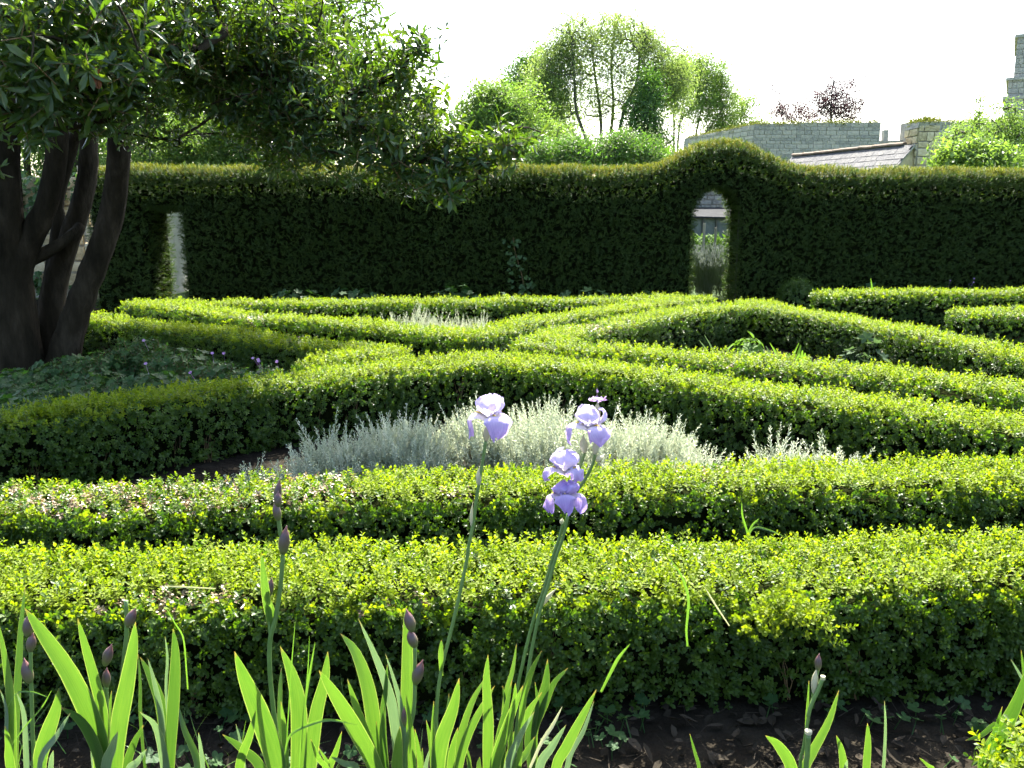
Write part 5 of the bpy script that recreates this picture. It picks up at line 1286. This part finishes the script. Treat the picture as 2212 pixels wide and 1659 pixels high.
def sword(parent, pts, w, mat='iris_leaf', twist=0.0, name='leaf', fold=.16, tip=1.0):
    """iris leaf: ribbon along pts (tip first) with a shallow keel"""
    P = smooth_path(pts[::-1], 18); n = len(P); V = []; Fc = []
    ph = rng.uniform(0, 6.28); AC = []; AL = []
    for i, p in enumerate(P):
        u = i / (n - 1)
        d = P[min(i + 1, n - 1)] - P[max(i - 1, 0)]; d = d / (np.linalg.norm(d) + 1e-9)
        view = p - np.array((0, 0, EYE)); view /= np.linalg.norm(view)
        s = np.cross(d, np.array((0, 1, -.2))); s /= np.linalg.norm(s) + 1e-9; nn = np.cross(s, d)
        tw = twist + .25 * math.sin(u * 2.2 + ph); s2 = s * math.cos(tw) + nn * math.sin(tw); n2 = np.cross(s2, d)
        ww = w / 2 * min(1, .62 + .75 * u) * (1 - max(0, (u - .55) / .45) ** (1.7 * tip)) ** .85 + .0004
        for v in (-1, -.5, 0, .5, 1):
            AC.append(v); AL.append(u)
            V.append(p + s2 * v * ww + n2 * (fold * ww * (1 - abs(v)) + .03 * ww * math.sin(9 * u + 3 * v + ph)))
        if i:
            b = 5 * i; Fc += [(b - 5 + k, b - 4 + k, b + 1 + k, b + k) for k in range(4)]
    me = mesh_data(name, V, Fc, M[mat], True); along_attr(me, AL); along_attr(me, AC, 'across')
    return obj(name, me, parent)

# places in the four enlarged views of the photograph's lower edge, as pixels of the whole frame
def z1(x, y): return (x * .2741, 1204.3 + y * .2741)
def z2(x, y): return (424.5 + x * .2741, 1204.3 + y * .2741)
def z3(x, y): return (788.3 + x * .2741, 1204.3 + y * .2741)
def z4(x, y): return (1394.7 + x * .3695, 1204.3 + y * .3695)
def z5(x, y): return (939.9 + x * .2193, 818.6 + y * .2193)
def z6(x, y): return (485.1 + x * .1919, 1000.6 + y * .1919)
PXM = lambda Y: (Y + .35) / FPX            # metres per frame pixel near the irises
G4 = 'irises in front of the hedge'

def iris_plant(label, foot_px, Y, zz, leaves, name='iris_plant', group=G4):
    """leaves: (points in the enlarged view tip first, width in view pixels, material, twist)"""
    f = at(foot_px, 1880, Y); f[2] = 0.0
    t = thing(name, label, 'iris', (f[0], f[1], 0), group)
    k_ = .3695 if zz is z4 else .2741
    for i, L in enumerate(leaves):
        pts, w = L[0], L[1]; mat = L[2] if len(L) > 2 else 'iris_leaf'; tw = L[3] if len(L) > 3 else rng.uniform(-.3, .3)
        dy = L[4] if len(L) > 4 else rng.uniform(-.10, .06)
        n = len(pts); P = []
        for j, q in enumerate(pts):
            P.append(at(*zz(*q), Y + dy * (1 - .7 * j / n)))
        foot = np.array((f[0] + .35 * (P[-1][0] - f[0]), Y + rng.uniform(-.03, .03), 0.0))
        if P[-1][2] > .06:
            m_ = P[-1] * .45 + foot * .55; m_[0] = P[-1][0] * .6 + foot[0] * .4
            P += [m_, foot]
        sword(t, P, w * .9 * k_ * PXM(Y), mat, tw)
    return t
def stalk(t, pts, r, Y, foot=None, name='stalk', taper=.8):
    P = [at(*q, Y) if len(q) == 2 else at(q[0], q[1], q[2]) for q in pts]
    if foot is not None: P.append(np.array((foot, Y, 0.0)))
    sp = smooth_path(P, max(8, 4 * len(P))); mb = MB(); mb.tube(sp, list(np.linspace(r * taper, r, len(sp))), 8); return mb.build(name, M['stalk'], t, smooth=True)
def bud_at(t, Y, base, tip, w_px, mat='bud', name='bud'):
    return bud(t, at(*base, Y), at(*tip, Y), w_px * PXM(Y), mat, name)

DM, GR = 'iris_dim', 'iris_grey'
Y = 1.86
t = iris_plant('iris at the left edge with three purple buds on one stalk', 50, Y, z1, [
    ([(200, 220), (170, 500), (150, 800), (130, 1150), (115, 1659)], 95, DM, .2, .1), ([(-15, 500), (40, 800), (85, 1150), (100, 1659)], 85, 'iris_leaf', -.1),
    ([(465, 1030), (440, 1200), (370, 1400), (310, 1640)], 120), ([(555, 1225), (450, 1400), (310, 1640)], 62, GR, .3, -.12), ([(40, 1330), (70, 1480), (85, 1659)], 70), ([(130, 1060), (190, 1250), (210, 1640)], 55, GR, .4),
    ([(0, 1040), (50, 1200), (55, 1500)], 45, GR, .5), ([(420, 1520), (400, 1659)], 45, GR)])
stalk(t, [z1(240, 700), z1(245, 980), z1(258, 1400), z1(262, 1700)], .0052, Y, t.location.x)
bud_at(t, Y, z1(222, 620), z1(222, 445), 19); bud_at(t, Y, z1(240, 740), z1(262, 590), 19); bud_at(t, Y, z1(240, 985), z1(190, 790), 22)
Y = 1.90
t = iris_plant('broad leaved iris fan with two bud stalks near the left edge', 232, Y, z1, [
    ([(195, 400), (330, 590), (540, 900), (700, 1230), (790, 1500), (800, 1700)], 180, 'iris_leaf', .1, -.05), ([(612, 480), (670, 690), (750, 980), (810, 1250), (830, 1600)], 112), ([(1068, 505), (1050, 700), (1000, 1000), (940, 1300), (905, 1700)], 150, 'iris_leaf', 0, -.08),
    ([(480, 1180), (620, 1270), (720, 1420), (790, 1640)], 110, DM), ([(930, 1370), (885, 1500), (835, 1690)], 82, GR, .2, -.14), ([(1155, 1510), (1085, 1610), (1000, 1720)], 62, GR, .2, -.14), ([(880, 1050), (860, 1250), (840, 1500)], 60), ([(715, 1400), (735, 1659)], 40, GR), ([(1130, 1320), (1050, 1480), (990, 1700)], 70, DM)])
stalk(t, [z1(835, 1000), z1(838, 1200), z1(850, 1700)], .0065, Y, t.location.x); stalk(t, [z1(993, 340), z1(997, 600), z1(960, 1000), z1(930, 1700)], .006, Y + .03, t.location.x + .02)
bud_at(t, Y, z1(830, 850), z1(882, 680), 20); bud_at(t, Y, z1(840, 1020), z1(842, 865), 17); bud_at(t, Y, z1(1005, 545), z1(1072, 395), 20)
Y = 2.0
t = iris_plant('budless iris fan in half shade left of the tall bud stalk', 362, Y, z1, [
    ([(1365, 560), (1382, 760), (1370, 1100), (1330, 1700)], 95, DM), ([(1105, 785), (1190, 950), (1270, 1180), (1315, 1600)], 92, DM), ([(1165, 795), (1215, 980), (1275, 1300)], 60, GR, .4), ([(1100, 1215), (1230, 1340), (1300, 1640)], 82, GR, .1), ([(1400, 1150), (1450, 1350), (1560, 1640)], 62, DM, .2, .2), ([(1300, 620), (1320, 800), (1310, 1100)], 32, GR, .6), ([(1090, 760), (1105, 1000), (1110, 1300)], 32, DM, .4, .1)])
iris_plant('single short pale iris leaf between two fans', 440, 1.85, z1, [([(1565, 1380), (1582, 1500), (1600, 1680)], 52, GR, .2)])
Y = 1.90
t = iris_plant('iris with the tall stalk of stacked brown buds', 585, Y, z2, [
    ([(300, 740), (390, 980), (510, 1270), (640, 1680)], 172, 'iris_leaf', .1, -.1), ([(660, 700), (755, 930), (805, 1200), (800, 1680)], 150), ([(1035, 740), (1010, 960), (940, 1250), (890, 1680)], 112), ([(668, 870), (660, 1050), (655, 1350)], 56, DM, .4, .1),
    ([(465, 1210), (420, 1400), (340, 1680)], 72), ([(205, 1395), (350, 1500), (520, 1690)], 82, DM), ([(310, 1310), (345, 1450), (370, 1600)], 42, GR, .3), ([(665, 1135), (690, 1350), (705, 1690)], 56), ([(1145, 1370), (1095, 1540), (1030, 1700)], 60), ([(900, 1430), (960, 1580), (1030, 1720)], 62, 'iris_leaf', .1, -.12), ([(960, 1490), (1040, 1700)], 46), ([(1060, 1570), (1160, 1620), (1260, 1690)], 62, GR, .1, -.14)])
stalk(t, [z6(605, 590), z6(625, 760), z6(655, 1000), z2(660, 240), z2(620, 480), z2(582, 640), z2(575, 850), z2(600, 1150), z2(630, 1400), z2(640, 1700)], .0058, Y, t.location.x)
bud_at(t, Y, z6(590, 480), z6(628, 165), 15); bud_at(t, Y - .01, z6(605, 490), z6(605, 310), 15.5); bud_at(t, Y - .01, z6(610, 640), z6(570, 425), 17); bud_at(t, Y, z6(660, 1020), z6(700, 700), 22)
bud_at(t, Y, z6(508, 1490), z6(532, 1285), 14.5); stalk(t, [z6(508, 1480), z2(562, 360), z2(575, 560), z2(585, 640)], .0035, Y, None, 'side_stem')
sword(t, [at(*z2(512, -40), Y - .02), at(*z2(535, 200), Y - .02), at(*z2(560, 400), Y - .01), at(*z2(590, 560), Y)], 62 * .2741 * PXM(Y), 'iris_leaf', 0, 'bract'); sword(t, [at(*z2(575, 320), Y), at(*z2(585, 430), Y), at(*z2(590, 560), Y)], 60 * .2741 * PXM(Y), 'iris_leaf', .2, 'bract')
Y = 1.92
t = iris_plant('dense iris clump with plump purple brown buds in the middle', 880, Y, z2, [
    ([(965, 890), (1090, 1080), (1250, 1350), (1420, 1690)], 150, 'iris_leaf', 0, -.1), ([(1135, 600), (1250, 740), (1345, 1000), (1395, 1300), (1430, 1690)], 122), ([(1190, 960), (1260, 1180), (1380, 1520), (1430, 1700)], 82), ([(1275, 480), (1410, 780), (1520, 1080), (1570, 1350), (1600, 1690)], 92, GR, .2),
    ([(1490, 760), (1555, 960), (1610, 1180), (1640, 1500)], 52, GR, .3), ([(1648, 395), (1658, 520), (1662, 800), (1655, 1200), (1650, 1690)], 98, 'iris_leaf', 0), ([(1480, 1170), (1465, 1400), (1490, 1690)], 72, DM), ([(1555, 1150), (1572, 1350), (1590, 1690)], 52), ([(1605, 1330), (1590, 1500), (1580, 1700)], 92, 'iris_leaf', 0, -.1),
    ([(1415, 1290), (1440, 1500), (1450, 1700)], 50), ([(1650, 1085), (1690, 1350), (1710, 1690)], 50), ([(1505, 835), (1490, 1050), (1470, 1300)], 48, DM), ([(1720, 1350), (1745, 1500), (1760, 1690)], 46), ([(1780, 1500), (1770, 1690)], 40), ([(1840, 1500), (1800, 1690)], 40, GR)])
stalk(t, [z2(1722, 690), z2(1720, 900), z2(1712, 1200), z2(1660, 1450), z2(1640, 1700)], .0055, Y, t.location.x)
bud_at(t, Y, z2(1705, 580), z2(1655, 405), 22); bud_at(t, Y, z2(1725, 705), z2(1675, 560), 21); bud_at(t, Y, z2(1725, 995), z2(1785, 805), 23); bud_at(t, Y - .02, z2(1640, 1330), z2(1638, 1170), 12)
# the single pale flower
Y = 1.90
t = iris_plant('iris bearing one pale lilac flower on a long leaning stalk', 945, Y, z2, [
    ([(2070, 950), (2025, 1180), (1930, 1450), (1900, 1690)], 122), ([(1870, 1130), (1862, 1400), (1880, 1690)], 44), ([(1990, 1070), (1975, 1300), (1960, 1690)], 46, DM, .2, .1), ([(1810, 1280), (1850, 1480), (1870, 1690)], 50), ([(2060, 1340), (2020, 1500), (2000, 1690)], 60), ([(2300, 920), (2180, 1120), (2090, 1380), (2020, 1690)], 62), ([(2350, 1010), (2240, 1200), (2130, 1420), (2060, 1690)], 72), ([(2130, 1480), (2150, 1690)], 40)])
stalk(t, [z5(500, 600), z5(470, 800), z5(420, 1100), z5(370, 1450), z5(330, 1650), z2(2130, 20), z2(2060, 350), z2(1990, 640), z2(1920, 930), z2(1890, 1250), z2(1880, 1690)], .0046, Y, t.location.x)
bud_at(t, Y, z5(500, 612), z5(535, 425), 14, 'paper', 'spathe'); bud_at(t, Y, z5(432, 1050), z5(436, 865), 11, 'paper', 'spathe'); bud_at(t, Y, z5(362, 1460), z5(372, 1215), 8, 'paper', 'spathe'); sword(t, [at(*z2(1930, 650), Y - .02), at(*z2(1925, 780), Y - .02), at(*z2(1930, 930), Y)], 36 * .2741 * PXM(Y), 'iris_leaf', 0, 'bract')
sword(t, [at(*z5(550, 365), Y - .03), at(*z5(540, 420), Y - .03), at(*z5(525, 460), Y - .02)], 46 * .2193 * PXM(Y), 'wither', 0, 'dry_spathe_tip') if False else None
iris_flower(t, at(*z5(545, 405), Y), .056, (.05, -.05), -1.25, 'std', 'fall', 11, .85, 1.08)
# the many-flowered stalk
Y = 1.92
t = iris_plant('iris with several lilac flowers on two leaning stalks', 1085, Y, z3, [
    ([(970, 765), (958, 980), (972, 1300), (970, 1690)], 86), ([(1160, 960), (1110, 1200), (1060, 1420), (1020, 1690)], 62, DM), ([(1245, 1010), (1160, 1220), (1070, 1480), (1020, 1690)], 90, 'iris_leaf', 0, -.1), ([(1395, 1060), (1280, 1230), (1190, 1440), (1120, 1690)], 82), ([(1335, 1215), (1210, 1430), (1120, 1690)], 62, GR, .1, -.12), ([(1195, 680), (1165, 880), (1115, 1080), (1090, 1400)], 46), ([(1395, 730), (1325, 870), (1280, 1000), (1240, 1200)], 50), ([(1085, 1010), (1110, 1200), (1090, 1500)], 40, DM), ([(1185, 990), (1180, 1100), (1150, 1300)], 40), ([(1000, 1560), (1010, 1690)], 30), ([(800, 1500), (830, 1690)], 40), ([(905, 1570), (900, 1690)], 46)])
stalk(t, [z5(1260, 1400), z5(1225, 1560), z3(1480, 0), z3(1410, 250), z3(1325, 500), z3(1250, 800), z3(1180, 1150), z3(1150, 1400), z3(1130, 1700)], .0045, Y, t.location.x)
stalk(t, [z5(1310, 1330), z5(1260, 1560), z3(1505, 0), z3(1440, 230), z3(1375, 440), z3(1310, 750), z3(1270, 1000), z3(1200, 1300), z3(1170, 1700)], .0046, Y - .015, t.location.x + .01)
stalk(t, [z5(1575, 730), z5(1560, 820), z5(1490, 970), z5(1390, 1120), z5(1320, 1320)], .0040, Y, None, 'side_stem'); stalk(t, [z5(1475, 725), z5(1440, 830), z5(1410, 930), z5(1370, 1080), z5(1320, 1300)], .0038, Y + .01, None, 'side_stem')
bud_at(t, Y, z5(1475, 725), z5(1460, 545), 15, 'paper', 'spathe'); bud_at(t, Y, z5(1575, 740), z5(1610, 560), 13, 'paper', 'spathe'); bud_at(t, Y, z5(1580, 800), z5(1670, 770), 12, 'paper', 'spathe'); bud_at(t, Y, z5(1245, 1430), z5(1255, 1370), 9, 'paper', 'spathe'); bud_at(t, Y + .03, z5(1590, 430), z5(1605, 215), 15, 'paper', 'spathe'); bud_at(t, Y, z3(1375, 400), z3(1515, 240), 9, 'paper', 'spathe')
stalk(t, [z5(1592, 420), z5(1590, 560), z5(1578, 730)], .0035, Y + .03, None, 'side_stem')
iris_flower(t, at(*z5(1520, 500), Y), .053, (.06, -.05), -1.0, 'std', 'fall', 21, .98, 1.02)
iris_flower(t, at(*z5(1285, 930), Y - .02), .053, (.0, -.1), -.75, 'std', 'fall', 31, .62, 1.1)
iris_flower(t, at(*z5(1275, 1185), Y - .04), .050, (-.04, -.25), -1.57, 'std2', 'fall2', 41, .85, .85)
# withered flower on top of the stalk
wf = bpy.data.objects.new('withered_flower', None); COL.objects.link(wf); wf.parent = t; wc = at(*z5(1595, 205), Y + .03); wf.location = Vector(wc) - root_loc(t)
for k in range(5):
    petal(lambda u, v: (.05 + .55 * u + .06 * math.sin(9 * v + 7 * u), v * .34 * (1 - .3 * u) + .05 * math.sin(12 * u), .10 * math.sin(6 * u + 3 * v) + .05 * u), 8, 6, 'withered_petal', 'wither', wf, k * 1.26, wc, np.eye(3), .032, 60 + k)
petal(lambda u, v: (.05 * v, .08 * v * (1 - u), .9 * u), 4, 2, 'withered_tip', 'wither', wf, 0.4, wc, np.eye(3), .03, 70)
# leaning leaves right of the flowering clump
iris_plant('low leaning iris leaves right of the flowering clump', 1190, 1.86, z3, [
    ([(1825, 1040), (1710, 1260), (1590, 1490), (1500, 1690)], 84, 'iris_leaf', 0), ([(1805, 1130), (1720, 1370), (1600, 1620)], 42, GR, .3), ([(1585, 1320), (1475, 1490), (1370, 1690)], 68, GR, .1), ([(1340, 1410), (1265, 1550), (1190, 1690)], 72)])
iris_plant('torn dark old iris leaves in the shade against the hedge', 1155, 2.28, z3, [([(1440, 800), (1425, 1000), (1370, 1200), (1300, 1420)], 100, DM, .1, 0), ([(1600, 870), (1490, 990), (1420, 1150), (1340, 1350)], 62, DM, .3, 0), ([(1340, 980), (1360, 1150), (1330, 1350)], 50, DM, .5, 0)])
# right side: cut stalk and scattered leaves
Y = 1.92
t = iris_plant('iris with a cut stalk and one slim purple bud on the right', 1745, Y, z4, [([(1130, 775), (1070, 960), (970, 1150), (930, 1260)], 62), ([(700, 1040), (780, 1105), (860, 1260)], 70), ([(955, 720), (948, 850), (940, 1000)], 16, 'iris_leaf', .3)])
stalk(t, [z4(1010, 650), z4(990, 740), z4(975, 830), z4(958, 900), z4(925, 1100), z4(905, 1260)], .0042, Y, t.location.x); stalk(t, [z4(1035, 708), z4(1005, 780), z4(965, 870), z4(950, 930)], .0046, Y - .01, None, 'cut_stem', 1.1); stalk(t, [z4(952, 1035), z4(945, 1150), z4(940, 1280)], .0062, Y - .03, t.location.x, 'cut_stem', 1.0)
bud_at(t, Y, z4(1008, 660), z4(1015, 560), 14); bud_at(t, Y, z4(985, 800), z4(1002, 640), 14, 'paper', 'spathe')
for k, (q, w, mt) in enumerate((((952, 1020), 16, 0), ((1036, 702), 11, 0))):
    c_ = at(*z4(*q), Y - .03 if k == 0 else Y - .01); mb = MB(); mb.tube([c_ - (0, 0, .004), c_ + (0, 0, .004)], [w * PXM(Y) / 2.2] * 2, 8); mb.build('cut_end', M['paper'], t)
iris_plant('short iris leaf right of the cut stalk', 1818, 1.92, z4, [([(1115, 1040), (1145, 1130), (1155, 1260)], 46, 'iris_leaf', .1), ([(1180, 1180), (1165, 1260)], 26, GR)])
iris_plant('upright narrow iris leaf second from the cut stalk', 1872, 1.95, z4, [([(1297, 968), (1300, 1080), (1290, 1260)], 44, 'iris_leaf', .1)])
iris_plant('thin pale upright iris leaf standing alone on the right', 1909, 1.97, z4, [([(1396, 838), (1402, 1000), (1388, 1260)], 18, GR, .2)])
iris_plant('thin dark iris leaf standing alone left of the cut stalk', 1505, 1.95, z4, [([(258, 1030), (285, 1130), (315, 1260)], 20, DM, .2)])
iris_plant('dark iris fan half out of the frame in the right corner', 2170, 1.98, z4, [([(2250, 600), (2170, 850), (2060, 1060), (1985, 1200)], 95, DM, 0), ([(2085, 870), (2040, 1030), (1985, 1190)], 50, DM), ([(2135, 595), (2190, 690), (2230, 800)], 20, GR), ([(1870, 1070), (1960, 1040), (2070, 990)], 32, DM), ([(2100, 980), (2170, 1060), (2240, 1130)], 52, GR), ([(2140, 1070), (2165, 1150), (2190, 1260)], 56), ([(2195, 540), (2215, 700), (2240, 820)], 26, DM), ([(1600, 1170), (1650, 1215), (1690, 1260)], 26)])

# ---------------------------------------------------------------- stray grasses
def grass_stem(label, pts, zz, Y, w, mat='grass', name='grass_blade_plant'):
    t = thing(name, label, 'grass blade', at(*zz(*pts[-1]), Y) * np.array((1, 1, 0)), 'stray grass blades')
    k_ = .3695 if zz is z4 else .2741
    sword(t, [at(*zz(*q), Y) for q in pts], w * k_ * PXM(Y), mat, .3, 'blade', .3)
    return t
grass_stem('arching grass blade across the tall iris fan', [(1280, 1320), (1050, 1280), (880, 1320), (740, 1400), (690, 1560)], z2, 1.8, 22)
grass_stem('upright kinked grass blade right of the tall bud stalk', [(935, 665), (895, 900), (860, 1110), (830, 1400), (810, 1659)], z2, 1.8, 22)
grass_stem('thin grass blade rising past the tall iris leaf', [(778, 505), (755, 780), (740, 1000), (720, 1300), (700, 1659)], z2, 1.82, 12)
grass_stem('hair thin grass blade just left of the kinked one', [(890, 620), (880, 850), (862, 1100), (850, 1400)], z2, 1.82, 9)
grass_stem('long curved grass blade hanging in front of the near hedge on the right', [(150, 15), (215, 120), (250, 250), (238, 420), (245, 520)], z4, 2.28, 13)
grass_stem('brown grass stalk leaning against the near hedge', [(350, 180), (410, 280), (490, 400)], z4, 2.3, 8, 'straw')
grass_stem('pale grass with seed head leaning right at the foot of the irises', [(1555, 1175), (1480, 1320), (1390, 1460), (1300, 1659)], z3, 1.8, 26, 'straw')
grass_stem('green grass stem lit at the tip in front of the near hedge', [(2090, 680), (2000, 790), (1930, 920), (1860, 1060)], z3, 2.25, 24)
grass_stem('grass blade crossing the left bud stalk', [(405, 1050), (330, 1180), (200, 1330), (90, 1480)], z1, 1.78, 9)
grass_stem('dead straw bent over at the left edge', [(375, 1100), (250, 1060), (130, 1070), (60, 1180)], z1, 1.78, 10)
grass_stem('thin grass blade above the budless fan', [(1300, 385), (1380, 520), (1445, 640), (1470, 900), (1480, 1040)], z1, 2.2, 18)
grass_stem('pale straw lying across the near hedge top', [(1300, 228), (1450, 232), (1700, 245)], z1, 2.42, 12, 'straw')
def zh(x, y): return (1605.8 + x * .2741, 900 * .6064 + y * .2741)
for k, (pts, lb) in enumerate((([(1602, 1085), (1604, 1115), (1614, 1150), (1620, 1200)], 'tall bent grass blade standing on the second hedge'), ([(1698, 1160), (1660, 1145), (1630, 1140), (1612, 1165)], 'grass blade lying flat on the second hedge'), ([(1640, 1120), (1625, 1135), (1612, 1160)], 'short grass blade in the tuft on the second hedge'))):
    t = thing('grass_blade_plant', lb, 'grass blade', at(*pts[-1], 3.45) * np.array((1, 1, 0)), 'stray grass blades')
    sword(t, [at(*q, 3.45) for q in pts], .008, 'grass', .2, 'blade', .3)
t = thing('grass_blade_plant', 'blade of grass standing up from the far right hedge', 'grass blade', (at(1881, 640, 11.8)[0], 11.8, 0), 'stray grass blades')
sword(t, [at(1881, 600, 11.8), at(1884, 625, 11.8), at(1887, 650, 11.8)], .02, 'grass', .2, 'blade', .3)
